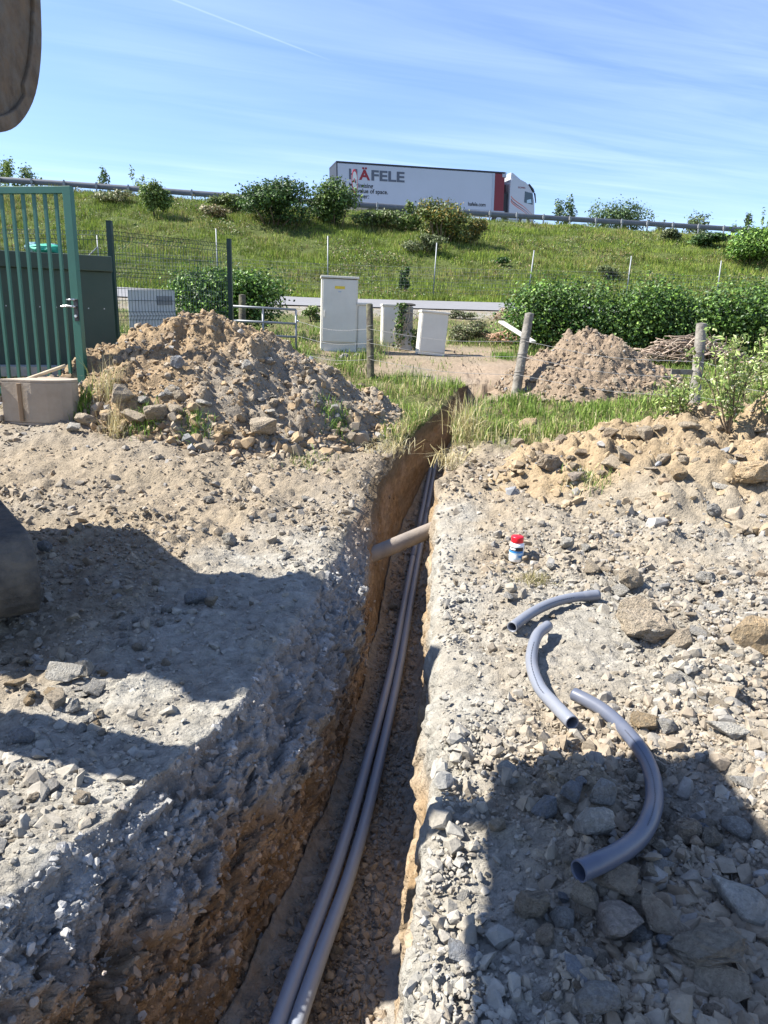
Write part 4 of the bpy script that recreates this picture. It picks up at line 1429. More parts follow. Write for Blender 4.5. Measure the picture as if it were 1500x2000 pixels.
# ------------------------------------------------------------------ lorry on the highway
def text_part(txt, name, m, O, ex, ez, ey, size, parent, bold=0.0, depth_=.006, width=None):
    """Flat lettering standing depth_ proud of a side (ey points into the side)."""
    cu = bpy.data.curves.new(name, 'FONT')
    cu.body = txt
    cu.size = size
    cu.offset = bold
    cu.extrude = .002
    cu.space_line = 1.0
    t = bpy.data.objects.new('tmp', cu)
    COL.objects.link(t)
    bpy.context.view_layer.update()
    me = bpy.data.meshes.new_from_object(t.evaluated_get(bpy.context.evaluated_depsgraph_get()))
    bpy.data.objects.remove(t)
    co = np.array([v.co for v in me.vertices])
    sx = 1.0
    if width: sx = width / max(1e-6, co[:, 0].max() - co[:, 0].min())
    O, ex, ez, ey = [np.array(q, float) for q in (O, ex, ez, ey)]
    w = O + np.outer((co[:, 0] - co[:, 0].min()) * sx, ex) + np.outer(co[:, 1], ez) + np.outer(-depth_ - co[:, 2], ey)
    me.vertices.foreach_set('co', w.astype(np.float32).ravel())
    me.update()
    me.materials.clear(); me.materials.append(m)
    me.name = name
    o = bpy.data.objects.new(name, me)
    COL.objects.link(o)
    if parent is not None: o.parent = parent
    return o


def build_truck():
    A, B = P(659, 396, 52.0), P(985, 412.5, 55.5)
    L = float(np.linalg.norm(B - A))
    ex = (B - A) / L
    ey = np.cross(np.array([0, 0, 1.0]), ex); ey /= np.linalg.norm(ey)           # away from the viewer
    ez = np.cross(ex, ey)
    if ez[2] < 0: ez = -ez
    root = empty('lorry', tuple(A), 'white articulated lorry with a curtain sided trailer on the highway', 'lorry')
    X, Yv, Zv = map(Vector, (ex, ey, ez))
    Mx = Matrix((X, Yv, Zv)).transposed()
    at = lambda a, b, c: tuple(Vector(A) + X * a + Yv * b + Zv * c)

    def bx(mb, x0, x1, y0, y1, z0, z1):
        return mb.box(at((x0 + x1) / 2, (y0 + y1) / 2, (z0 + z1) / 2), (x1 - x0, y1 - y0, z1 - z0), Mx)
    Hc = 2.78
    s = L / 13.2
    t = bx(MB(), 0, L - .91, 0, 2.5, 0, Hc - .10).build('trailer', M_TRUCKW, root, .03)
    bx(MB(), -.06, L - .1, -.015, 2.5, Hc - .098, Hc + .02).build('roof_rail', M_TRUCKB, t)
    bx(MB(), L - .905, L - .08, .01, 2.49, 0.0, Hc - .11).build('front_panel', M_TRUCKR, t, .02)
    bx(MB(), L - 1.12, L - .915, -.02, .02, 0, Hc - .11).build('corner_strip', M_ALU, t)
    bx(MB(), L - .30, L + .06, .0, 2.5, Hc - .36, Hc + .03).build('corner_cap', M_ALU, t, .03)
    bx(MB(), 0, L, -.02, 2.5, -.16, -.003).build('side_rail', M_ALU, t)
    bx(MB(), -.05, .03, -.015, 2.52, -.1, Hc - .1).build('rear_frame', M_TRUCKB, t)
    bx(MB(), 3.6, 9.6, .06, .10, -.75, -.22).build('side_guard', M_TRUCKB, t)
    # lettering
    Q = lambda a, c: at(a, 0, c)
    text_part('H', 'lettering', M_TRUCKG, Q(.88 * s, 1.66), ex, ez, ey, .96, t, .03, .012, .62)
    text_part('Ä', 'lettering', M_TRUCKRL, Q(1.62 * s, 1.66), ex, ez, ey, .96, t, .03, .012, .84)
    text_part('FELE', 'lettering', M_TRUCKG, Q(2.55 * s, 1.66), ex, ez, ey, .96, t, .03, .012, 2.55)
    for k, tx in enumerate(('Maximising', 'the value of space.', 'Together.')):
        text_part(tx, 'lettering', M_TRUCKB, Q(.88 * s, 1.12 - .36 * k), ex, ez, ey, .42, t, .008, .012, (1.82, 2.95, 1.48)[k])
    text_part('hafele.com', 'lettering', M_TRUCKB, Q(L - 3.05, .27), ex, ez, ey, .38, t, .008, .012, 1.45)
    # trailer axles
    for a in (2.6, 3.95, 5.3):
        w = MB()
        w.tube([at(a, .05, -.70), at(a, .42, -.70)], .50, 20)
        wl = w.build('wheel', M_RUBBER, t)
        MB().tube([at(a, .03, -.70), at(a, .06, -.70)], .26, 14).build('rim', M_GALV, wl)
    # tractor
    c0 = L + .42
    prof = [(0, -.62), (0, 2.02), (.10, 2.48), (.42, 2.52), (1.30, 2.20), (1.62, 1.94), (1.95, 1.50), (2.16, .72), (2.20, .15), (2.20, -.62)]
    cab = MB().prism(prof, at(c0, .03, 0), X, Zv, Yv, 0, 2.40).build('cab', M_CABW, root, .05)
    MB().prism([(.34, 2.20), (.36, 2.80), (.52, 2.78), (1.25, 2.30), (1.25, 2.20)], at(c0 - .32, .06, .02), X, Zv, Yv, 0, 2.34).build('wind_deflector', M_CABW, cab, .03)
    MB().prism([(1.30, .72), (1.32, 1.52), (1.98, 1.40), (2.04, .58)], at(c0 - .05, .012, 0), X, Zv, Yv, 0, .03).build('side_window', M_GLASS, cab)
    MB().prism([(1.52, .90), (1.86, .99), (1.93, .70), (1.52, .68)], at(c0 - .05, .006, 0), X, Zv, Yv, 0, .004).build('painted_window_reflection', M_SKYP, cab)  # reflected sky painted on the glass as a pale patch
    MB().prism([(1.98, 1.52), (2.16, 1.38), (2.26, .74), (2.22, .70), (2.08, 1.28)], at(c0 - .02, -.10, .0), X, Zv, Yv, 0, .12).build('wing_mirror', M_TRUCKB, cab, .02)
    MB().prism([(1.56, 1.97), (1.94, 1.56), (2.10, 1.46), (2.00, 1.68), (1.62, 2.04)], at(c0, .0, .05), X, Zv, Yv, 0, 2.4).build('sun_visor', M_TRUCKB, cab)
    for k, (z0, z1, m) in enumerate(((.92, -.32, M_TRUCKR), (.78, -.44, M_ORANGE), (1.12, -.20, M_ORANGE))):
        pts = [(.10, z0), (.28, z0 - .18), (.62, z0 - .38), (1.2, z0 - .66), (2.14, z1)]
        up = [(a, b + .085 * (1 - a / 2.6)) for a, b in pts][::-1]
        MB().prism(pts + up, at(c0, .022, -.05), X, Zv, Yv, 0, .006).build('stripe', m, cab)
    text_part('SCANIA', 'lettering', M_TRUCKR, at(c0 + .68, .03, 1.72), ex, ez, ey, .17, cab, .004, .008, .62)
    bx(MB(), c0 - .40, c0 - .03, .3, 2.1, -.6, 1.35).build('chassis', M_TRUCKB, root)
    bx(MB(), L + .06, c0 + .02, .9, 1.8, .4, 2.1).build('air_hoses', M_TRUCKB, root)
    bx(MB(), c0 - .9, c0 + 2.18, .04, 2.4, -.92, -.63).build('side_skirt', M_CABW, root, .03)
    for a in (c0 - .85, c0 + 1.32):
        wl = MB().tube([at(a, .02, -.70), at(a, .42, -.70)], .50, 20).build('wheel', M_RUBBER, root)
        MB().tube([at(a, .0, -.70), at(a, .04, -.70)], .27, 14).build('rim', M_GALV, wl)
    def shift(o):
        o.location = Vector(o.location) - Vector(root.location)
    for ch in list(root.children): shift(ch)
    return root


build_truck()


# ------------------------------------------------------------------ guardrail, fences, signs
def build_guardrail():
    root = empty('guardrail', tuple(RAIL[3]), 'long grey steel guardrail along the top of the bank', 'guardrail')
    pts = spline([Vector(p) for p in RAIL], 14)
    d = [0]
    for i in range(1, len(pts)): d.append(d[-1] + (pts[i] - pts[i - 1]).length)
    prof = [(.0, -.155), (-.05, -.13), (-.075, -.09), (-.05, -.045), (-.005, -.02), (-.005, .02), (-.05, .045), (-.075, .09), (-.05, .13), (0, .155), (.012, .15), (.012, -.15)]
    V, Q = [], []
    m = len(prof)
    for i, p in enumerate(pts):
        t = (pts[min(i + 1, len(pts) - 1)] - pts[max(i - 1, 0)]).normalized()
        n = Vector((t.y, -t.x, 0)).normalized()                       # towards the viewer
        for a, b in prof:
            q = p - n * a * -1 + Vector((0, 0, b * 1.12))
            V.append(q)
        if i:
            for k in range(m):
                Q.append(((i - 1) * m + k, (i - 1) * m + (k + 1) % m, i * m + (k + 1) % m, i * m + k))
    mesh_np('rail', np.array([tuple(v) for v in V]), [np.array(Q)], M_GALVW, parent=root, smooth=True)
    s = 1.2
    while s < d[-1] - 1:
        i = max(k for k in range(len(d)) if d[k] <= s)
        f = (s - d[i]) / (d[i + 1] - d[i])
        p = pts[i].lerp(pts[i + 1], f)
        t = (pts[i + 1] - pts[i]).normalized()
        n = Vector((t.y, -t.x, 0)).normalized()
        q = p + n * .10
        Mr = Matrix((t, -n, Vector((0, 0, 1)))).transposed()
        if -32 < p.x < 40:
            g = float(H(q.x, q.y)) - .3
            mb = MB()
            mb.box((q.x, q.y, (g + p.z + .21) / 2), (.075, .11, p.z + .21 - g), Mr)
            mb.box((q.x, q.y, p.z), (.14, .16, .2), Mr)
            mb.build('post', M_GALVP, root)
        s += 2.0
    for ch in root.children: ch.location = -Vector(root.location)


build_guardrail()


def build_bank_fence():
    px = [(-190, 556, 480), (-15, 560, 470), (197, 568, 462), (425, 545, 450), (640, 552, 464), (846, 560, 477), (1031, 566, 491), (1222, 580, 502), (1398, 590, 511), (1570, 600, 520)]
    root = empty('wire_fence', label='tall thin galvanised posts with wire netting at the foot of the bank', cat='fence')
    tops, bots = [], []
    for x, yb, yt in px:
        b = P(x, yb, 29.6)
        b[2] = float(H(b[0], b[1]))
        k = depth(b)
        lean = {846: -.05, 1031: -.09, 1222: -.04, 425: 0}.get(x, 0)
        t = np.array([b[0] - lean * 1.6, b[1], P(x, yt, k)[2]])
        tops.append(t); bots.append(b)
        mb = MB().tube([b - [0, 0, .3], t], .024, 8)
        if x == 197:
            mb.tube([t - [0, 0, .45], b + [-1.35, -.1, .1]], .026, 8)
        mb.build('post', M_GALVP, root)
    mb = MB()
    for i in range(len(px) - 1):
        for k in range(9):
            a = bots[i] + np.array([0, 0, 1.]) * (.05 + .14 * k); b = bots[i + 1] + np.array([0, 0, 1.]) * (.05 + .14 * k)
            mb.tube([a, (a + b) / 2 - np.array([0, 0, .02]), b], .005, 3, False)
        n = 26
        for k in range(1, n):
            a = bots[i] + (bots[i + 1] - bots[i]) * k / n
            mb.tube([a, a + np.array([0, 0, 1.18])], .0035, 3, False)
    mb.build('netting', M_WIRE, root)


build_bank_fence()


def build_round_sign():
    c = P(693, 354, 45.6)
    root = empty('road_sign', tuple(c), 'round red rimmed white traffic sign on a thin post, turned aside', 'road sign')
    a = radians(77)
    n = Vector((sin(a), -cos(a), 0)); t = Vector((cos(a), sin(a), 0)); up = Vector((0, 0, 1))

    def disc(r0, r1, off, th, name, m, parent):
        k = 40
        poly = [(r1 * cos(2 * pi * i / k), r1 * sin(2 * pi * i / k)) for i in range(k)]
        return MB().prism(poly, n * off, t, up, n, -th, 0).build(name, m, parent)
    R_ = .72
    disc(0, R_, 0, .008, 'sign_disc', M_SIGNR, root)
    f = disc(0, R_ * .80, .004, .003, 'sign_face', M_SIGNW, root)
    MB().prism([(-.36, -.09), (-.36, .03), (-.28, .05), (-.23, .16), (-.07, .16), (-.02, .04), (-.02, -.09)], n * .006, t, up, n, -.0015, 0).build('sign_symbol', M_SIGNR, root)
    MB().prism([(.04, -.09), (.04, .03), (.12, .05), (.17, .16), (.31, .16), (.36, .04), (.36, -.09)], n * .006, t, up, n, -.0015, 0).build('sign_symbol', M_TRUCKB, root)
    g = float(H(c[0], c[1])) - c[2]
    MB().tube([(-n.x * .06, -n.y * .06, g - .4), (-n.x * .06, -n.y * .06, R_ * .8)], .04, 10).build('post', M_GALVP, root)


build_round_sign()

# ------------------------------------------------------------------ cabinets and old post by the road


def cabinet(name, px, pyb, wpx, hpx, dep, yaw, roll, label, big=False, group='beige street cabinets', thick=.30):
    p = gp(px, pyb)
    k = depth(p) / FPX
    w, h = wpx * k, hpx * k
    root = empty(name, (p[0], p[1], p[2]), label, 'cabinet', group)
    root.rotation_euler = (0, roll, yaw)
    t = thick
    base = .12 * h if big else .04
    b = MB().box((0, t / 2, h / 2 - .02), (w, t, h - .04)).build('body', M_CAB, root, .008)
    MB().box((0, t / 2 - .01, h - .012), (w + .03, t + .05, .035)).build('lid', M_CAB, root, .006)
    if big:
        d = MB().box((0, -.008, base + (h - .05 - base) / 2), (w - .05, .022, h - .07 - base)).build('door', M_CAB, root, .004)
        MB().box((0, -.004, base - .015), (w - .07, .010, .006)).build('plinth_joint', M_CABD, root)
        hb = MB().box((-w * .40, -.028, h * .50), (.022, .02, .10)).build('handle', M_CAB, d, .004)
        MB().box((.0, -.021, h * .855), (.165, .003, .045)).build('yellow_label', M_YEL, d)
        MB().box((.0, -.021, h * .80), (.05, .003, .018)).build('small_plate', M_ALU, d)
        MB().box((0, t / 2, -.03), (w + .06, t + .08, .07)).build('foot_slab', M_CONC, root)
    else:
        MB().box((.0, -.005, h * .52), (w - .035, .012, h * .88)).build('door', M_CAB, root, .004)
        for sx in (-1, 1):
            MB().box((sx * w * .42, t * .3, -.08), (.05, .05, .16)).build('leg', M_TRUCKB, root)
    return root


cabinet('street_cabinet', 661, 686, 70, 139, 13.5, radians(7), radians(.8), 'tall beige street cabinet with a yellow sticker on its door', True, thick=.32)
cabinet('street_cabinet', 710, 688, 26, 92, 13.5, radians(6), 0, 'narrow beige cabinet half hidden behind the dark fence post', False, thick=.2)
cabinet('street_cabinet', 773, 676, 55, 78, 13.5, radians(9), 0, 'low beige cabinet partly covered by the old ivy clad pillar', False, thick=.24)
cabinet('street_cabinet', 842, 694, 53, 83, 13.5, radians(9), radians(4), 'low beige cabinet tilting on its legs at the end of the row', False, thick=.24)


def old_pillar():
    p = gp(792, 684)
    k = depth(p) / FPX
    w, h = 24 * k, 88 * k
    root = empty('stone_pillar', tuple(p), 'squat old concrete pillar with a black top and ivy', 'pillar')
    MB().box((0, 0, h * .68), (w, w * .9, h * .5)).build('shaft', material('rough_old_concrete', (.26, .24, .205), .95, var=.3, vscale=25, bump=.8, bscale=60), root, .012)
    MB().box((0.01, .01, h * .22), (w * 1.05, w * .95, h * .425)).build('base', M_CONC, root, .012)
    V, T = hull_shape(55, 40, .5, 1.3, .3)
    mesh_np('cap', V * np.array([w * .72, w * .62, .085]) + np.array([0, 0, h * .97]), [T], material('black_burnt_top', (.03, .027, .024), .95, bump=1, bscale=50), parent=root)
    r = np.random.default_rng(8)
    n = 620
    q = np.stack([-w * .55 + r.normal(size=n) * .05 + .03, -w * .5 + r.normal(size=n) * .03, r.random(n) ** .8 * h], -1)
    q[:, 0] -= .10 * (1 - q[:, 2] / h) * r.random(n)
    m = n // 3
    q[:m, 0] = w * .72 + r.normal(size=m) * .05; q[:m, 2] *= .45
    leaves(q, r.normal(size=(n, 3)) + np.array([0, -.7, .3]), r.uniform(.016, .034, n), pal(n, r, G_OLIVE + G_HEDGE[:2]), 8, 'ivy', root, .7)
    mb = MB()
    for i in range(5):
        mb.tube(spline([(-w * .5 + r.normal() * .05, -w * .62, 0), (-w * .3 + r.normal() * .1, -w * .6, h * .4), (r.normal() * .1, -w * .6, h * .7), (w * .2, -w * .55, h * (.8 + .18 * r.random()))], 5), .006, 4)
    mb.build('ivy_stems', M_WOODPALE, root)


old_pillar()


# ------------------------------------------------------------------ barbed wire fence on wooden posts
def wood_post(px0, pyb, px1, pyt, wpx, root, mat, seed, dd=0.0, label=None):
    b = gp(px0, pyb)
    k = depth(b)
    t = P(px1, pyt, k + dd)
    r = np.random.default_rng(seed)
    w = wpx * k / FPX / 2
    n, m = 14, 12
    V = []
    for i in range(m):
        f = i / (m - 1)
        c = b + (t - b) * f - np.array([0, 0, .25]) * (1 - f) * (f < .05)
        for j in range(n):
            a = 2 * pi * j / n
            q = w * (1 - .10 * f) * (1 + .16 * pn(cos(a) * 1.7 + seed, sin(a) * 1.7, f * .5) + .13 * pn(cos(a) * 5 + seed, sin(a) * 5, f * .8) + .05 * pn(cos(a) * 3, sin(a) * 3, f * 9))
            V.append(c + np.array([cos(a) * q, sin(a) * q, 0.0]))
    fs = [(i * n + j, i * n + (j + 1) % n, (i + 1) * n + (j + 1) % n, (i + 1) * n + j) for i in range(m - 1) for j in range(n)]
    V = np.array([np.asarray(v, float) for v in V])
    o = mesh_np('post', V, [np.array(fs), ], mat, parent=root, smooth=True)
    V2 = V[-n:]
    c = V2.mean(0) + np.array([0, 0, .012])
    mesh_np('post_end', np.vstack([V2, c[None]]), [np.array([(j, (j + 1) % n, n) for j in range(n)])], mat, parent=o)
    if label: o['label'] = label
    return b, t


def build_wood_fence():
    root = empty('barbed_wire_fence', label='old barbed wire fence on leaning weathered wooden posts', cat='fence')
    P1 = wood_post(724, 738, 722, 594, 15, root, M_WOODDARK, 2, label='dark mossy wooden post')
    P2 = wood_post(1007, 772, 1034, 612, 20, root, M_WOODPOST, 3, label='grey split wooden post leaning to the right')
    P3 = wood_post(1353, 815, 1370, 632, 21, root, M_WOODPOST, 4, label='tall lichen grey wooden post')
    P0 = wood_post(474, 668, 473, 576, 15, root, M_WOODDARK, 5, label='short wooden stake beside the green fence post')
    MB().box(tuple((P3[0] * .52 + P3[1] * .48) + np.array([-.16, .0, .0])), (.26, .03, .055)).build('rail_stub', M_WOODPOST, root)
    mb = MB()
    for fr in (.25, .47, .66):
        w1 = P1[0] + (P1[1] - P1[0]) * fr + np.array([0, -.06, 0])
        w2 = P2[0] + (P2[1] - P2[0]) * fr + np.array([0, -.08, 0])
        w3 = P3[0] + (P3[1] - P3[0]) * (fr * .9) + np.array([0, -.09, 0])
        w4 = P(1640, 830 - 130 * fr, 6.9)
        w0 = P(583, 690 - 62 * (fr - .25) / .41, 11.2)
        for a, b_ in ((w0, w1), (w1, w2), (w2, w3), (w3, w4)):
            mid = (a + b_) / 2 - np.array([0, 0, .05 + .03 * fr])
            mb.tube(spline([a, mid, b_], 10), .0024, 4)
            nb = 14
            for k in range(1, nb):
                q = a + (b_ - a) * k / nb
                q = q - np.array([0, 0, 4 * (.05 + .03 * fr) * (k / nb) * (1 - k / nb)])
                mb.tube([q - np.array([.0, .0, .012]), q + np.array([.006, 0, .012])], .002, 3, False)
    for (b, t) in (P1, P2, P3):
        for fr in (.25, .47, .66):
            c = b + (t - b) * fr
            w = .105 if b is not P1[0] else .075
            mb.tube([c + np.array([cos(u) * w * .62, sin(u) * w * .62, .01 * u]) for u in np.linspace(0, 2 * pi, 13)], .0028, 4)
    mb.build('wire', M_WIRE, root)


build_wood_fence()

# metal field gate
def field_gate():
    a, b = P(452, 598, 11.0), P(578, 605, 11.3)
    root = empty('field_gate', tuple(b), 'silver tubular field gate behind the big earth heap', 'gate')
    ab = b - a
    rr = .019
    rel = lambda p: tuple(np.asarray(p) - b)
    hz = [0, -.215, -.42, -.62]
    for z in hz:
        MB().tube([rel(a + [0, 0, z]), rel(b + [0, 0, z])], rr, 10).build('rail', M_GALVP, root)
    for f in (0., .48, 1.):
        q = a + ab * f
        MB().tube([rel(q + [0, 0, .0]), rel(q + [0, 0, -.70])], rr * .9, 10).build('upright', M_GALVP, root)
    MB().tube([rel(b + [.03, 0, -.16]), rel(b + [.03, 0, -.19])], .022, 8).build('latch', M_GALV, root)


field_gate()

p = P(452, 630, 9.0)
_v, _t = hull_shape(66, 46, .75, 1.25, .2)
_bag = mesh_np('rubble_sack', _v * np.array([.085, .07, .075]), [_t], M_STRING)
_bag.location = (p[0], p[1], top_z(p[0], p[1]) + .03)
tag(_bag, 'small whitish knotted sack on top of the big earth heap', 'sack')

# white plank
a, b = P(978, 628, 12.3), P(1042, 668, 11.9)
ab = Vector(b - a)
_m = Matrix((ab.normalized(), Vector((0, 0, 1)).cross(ab).normalized(), ab.normalized().cross(Vector((0, 0, 1)).cross(ab).normalized()))).transposed()
o = MB().box((0, 0, 0), (ab.length, .14, .035), _m).build('plank', M_PLANK, None, .004)
o.location = (a + b) / 2
tag(o, 'bleached white plank leaning down beside the hedge end', 'plank')


# ------------------------------------------------------------------ green fence, gate and box
def mesh_panel(root, a, b, h, sp=.05, wv=.0028, z0=.0):
    """Welded panel with V folds between two points."""
    a, b = np.array(a, float), np.array(b, float)
    L = np.linalg.norm((b - a)[:2])
    e = (b - a) / L
    nrm = np.array([e[1], -e[0], 0]); nrm /= np.linalg.norm(nrm)
    mb = MB()
    folds = [.03, h * .36, h * .68, h - .1]
    fz = []
    zs = [z0]
    for f in folds:
        zs += [z0 + f, z0 + f + .05, z0 + f + .10]
    zs = sorted(zs + [z0 + h])
    def off(z):
        for f in folds:
            if abs(z - (z0 + f + .05)) < 1e-6: return .035
        return 0.0
    n = int(L / sp)
    for i in range(n + 1):
        p = a + e * (L * i / n)
        mb.tube([p + np.array([0, 0, z]) + nrm * off(z) for z in zs], wv, 4, False)
    hz = list(zs)
    for q0, q1 in zip(zs[:-1], zs[1:]):
        if q1 - q0 > .3:
            k = int((q1 - q0) / .2)
            hz += [q0 + (q1 - q0) * j / (k + 1) for j in range(1, k + 1)]
    for z in hz:
        mb.tube([a + np.array([0, 0, z]) + nrm * off(z), b + np.array([0, 0, z]) + nrm * off(z)], wv * 1.15, 4, False)
    return mb.build('mesh_panel', M_GREEND, root)


def green_fence():
    t1, t2 = P(213, 433, 8.5), P(447, 468, 10.2)
    root = empty('mesh_fence', label='dark green welded mesh fence with two slotted posts', cat='fence')
    hs = []
    for t, lab in ((t1, None), (t2, None)):
        g = float(H(t[0], t[1])) - .2
        mb = MB()
        mb.box((t[0], t[1], (t[2] + g) / 2), (.026, .06, t[2] - g))
        mb.box((t[0] - .022, t[1] + .004, (t[2] + g) / 2), (.016, .066, t[2] - g))
        mb.box((t[0] + .022, t[1] + .004, (t[2] + g) / 2), (.016, .066, t[2] - g))
        po = mb.build('post', M_GREEND, root)
        MB().box((t[0], t[1], t[2] + .006), (.064, .072, .01)).build('cap', M_GREEND, po)
    e = np.array([0, 0, 1.0])
    h = 1.62
    off = np.array([0, .045, 0])
    a = t1 + off; a[2] = t1[2] - .10 - h
    b = t2 + off; b[2] = t2[2] - .06 - h
    mesh_panel(root, a, b, h)
    t0 = np.array([t1[0] - 2.5, t1[1] + .15, t1[2]])
    c = t0.copy(); c[2] = t0[2] - .10 - h
    mesh_panel(root, c + off, a - np.array([.0, 0, 0]), h)
    # pale board fixed behind the mesh
    brd = empty('board', label='pale blue board with a grey plate fixed behind the mesh fence', cat='board')
    u = (b - a); u /= np.linalg.norm(u[:2])
    nrm = np.array([-u[1], u[0], 0])
    A = P(238, 566, 8.85); Bp = P(330, 566, 9.55)
    A = a + u * .24; Bp = a + u * 1.02
    zt = P(240, 567, depth(A))[2]; zt2 = P(330, 568, depth(Bp))[2]
    zb = float(H(A[0], A[1])) + .02
    V = []
    for t in (.06, .064):
        for q, z in ((A, zb), (Bp, zb), (Bp, zt2), (A, zt)):
            V.append([q[0] + nrm[0] * t, q[1] + nrm[1] * t, z])
    m = MB().add(V, [(0, 1, 2, 3), (7, 6, 5, 4), (0, 4, 5, 1), (1, 5, 6, 2), (2, 6, 7, 3), (3, 7, 4, 0)])
    m.build('sheet', M_PANEL, brd)
    V = []
    for t in (.052, .058):
        for f, z in ((.60, -.19), (.93, -.19), (.93, -.075), (.60, -.075)):
            q = A + (Bp - A) * f
            V.append([q[0] + nrm[0] * t, q[1] + nrm[1] * t, zt + (zt2 - zt) * f + z])
    MB().add(V, [(0, 1, 2, 3), (7, 6, 5, 4), (0, 4, 5, 1), (1, 5, 6, 2), (2, 6, 7, 3), (3, 7, 4, 0)]).build('plate', M_PANELG, brd)


green_fence()


def green_gate():
    d = 6.45
    tl, tr, br = P(-260, 362, d), P(134, 364, d), P(166, 787, d)
    zt, zb = tr[2], br[2]
    y = tr[1]
    xr, xl = tr[0], tr[0] - 1.85
    root = empty('swing_gate', (xr - .0, y, zb), 'open green barred metal gate leaf with a lever handle', 'gate')
    root.rotation_euler = (0, 0, radians(-10))
    t = .06
    rel = lambda x, yy, z: (x - xr, yy - y, z - zb)
    h = zt - zb
    fr = MB()
    fr.box(rel(xr - t / 2 + .02, y, zb + h / 2), (t + .02, t, h))
    fr.build('stile', M_GREEN, root, .003)
    MB().box(rel(xl, y, zb + h / 2), (t, t, h)).build('stile', M_GREEN, root, .003)
    MB().box(rel((xl + xr) / 2 - .02, y, zt - t / 2 - .001), (xr - xl - t + .004, t - .004, t)).build('rail', M_GREEN, root, .003)
    MB().box(rel((xl + xr) / 2 - .02, y, zb + t / 2), (xr - xl - t + .004, t - .004, t)).build('rail', M_GREEN, root, .003)
    n = 16
    for i in range(1, n):
        x = xr - .045 - i * (xr - xl - .06) / n * 1.0 + .02
        MB().box(rel(x, y, zb + h / 2), (.026, .026, h - 2 * t + .004)).build('bar', M_GREEN, root)
    zc = P(140, 598, d)[2]
    hd = MB().box(rel(xr + .0, y - .034, zc - .03), (.045, .01, .20)).build('lock_plate', M_TRUCKB, root, .004)
    MB().tube([rel(xr - .0, y - .038, zc), rel(xr, y - .085, zc), ], .010, 8).tube(spline([rel(xr, y - .085, zc), rel(xr - .05, y - .088, zc + .004), rel(xr - .125, y - .085, zc - .002)], 6), .0095, 8).build('handle', M_STEEL, hd)
    MB().tube([rel(xr + .0, y - .034, zc + .06), rel(xr, y - .075, zc + .065)], .008, 8).tube([rel(xr, y - .075, zc + .065), rel(xr - .07, y - .07, zc + .06)], .007, 8).build('handle', M_STEEL, hd)
    MB().tube([rel(xr + .0, y - .034, zc - .085), rel(xr + .0, y - .058, zc - .085)], .013, 10).build('cylinder', M_STEEL, hd)
    return root


green_gate()


def green_box():
    d0 = 7.7
    tr = P(216, 503, d0)
    g = float(H(tr[0], tr[1]))
    w, dp = 2.6, .60
    zt = tr[2]
    zb = P(60, 712, d0)[2]
    x1 = tr[0]; x0 = x1 - w; y0 = tr[1]
    ya_ = radians(22)
    root = empty('storage_box', (x1 - w / 2 * cos(ya_) - dp / 2 * sin(ya_), y0 - w / 2 * sin(ya_) + dp / 2 * cos(ya_), zb), 'big dull green metal storage box behind the gate', 'storage box')
    root.rotation_euler = (0, 0, ya_)
    h = zt - zb
    MB().box((0, 0, (h - .15) / 2), (w, dp, h - .15)).build('body', M_GREENBOX, root, .006)
    MB().box((0, -.01, h - .07), (w + .02, dp + .06, .16)).build('lid', M_GREENBOX, root, .008)
    mb = MB()
    for i in range(16):
        mb.lathe([(0, 0), (.008, .0), (.006, .006), (0, .008)], (-w / 2 + .1 + i * (w - .2) / 15, -dp / 2 - .003, h * .55), 6)
    MB().box((0, -.10, -.05), (w + .4, dp + .5, .10)).build('slab', M_CONC, root)
    for i in range(16):
        MB().box((-w / 2 + .1 + i * (w - .2) / 15, -dp / 2 - .002, h * .53), (.012, .006, .012)).build('rivet', M_GALV, root)
    # bundled nets on its lid
    zz = zt + .008
    r = np.random.default_rng(4)
    for i, (px, wpx, hpx, m, lab) in enumerate(((88, 62, 25, M_TARP, 'turquoise bundle of netting on the green box'), (66, 28, 36, M_TARP2, 'blue grey scrunched net at the left of the turquoise bundle'), (100, 42, 34, M_TARP2, 'grey violet cloth heaped behind the turquoise bundle'))):
        k = d0 / FPX
        c = P(px, 503, d0 - .08 + .10 * i)
        V, T = hull_shape(70 + i, 60, .8, 1.1, .12)
        bm = bmesh.new()
        vs = [bm.verts.new(v) for v in V]
        for t_ in T: bm.faces.new([vs[j] for j in t_])
        bmesh.ops.subdivide_edges(bm, edges=bm.edges, cuts=2, use_grid_fill=True)
        bmesh.ops.triangulate(bm, faces=bm.faces)
        co = np.array([v.co for v in bm.verts])
        dd = .10 * np.abs(fbm(co[:, 0] * 2.2 + i, co[:, 1] * 3, co[:, 2] * 9, 3))
        me = bpy.data.meshes.new('net_bundle')
        bm.to_mesh(me); bm.free()
        q = co * (1 - dd)[:, None] * np.array([wpx * k / 2, .11, hpx * k / 2])
        q[:, 2] -= q[:, 2].min()
        me.vertices.foreach_set('co', q.astype(np.float32).ravel()); me.update()
        me.materials.append(m)
        o = bpy.data.objects.new('net_bundle', me); COL.objects.link(o)
        o.location = (c[0], c[1], zz)
        tag(o, lab, 'bundle')


green_box()


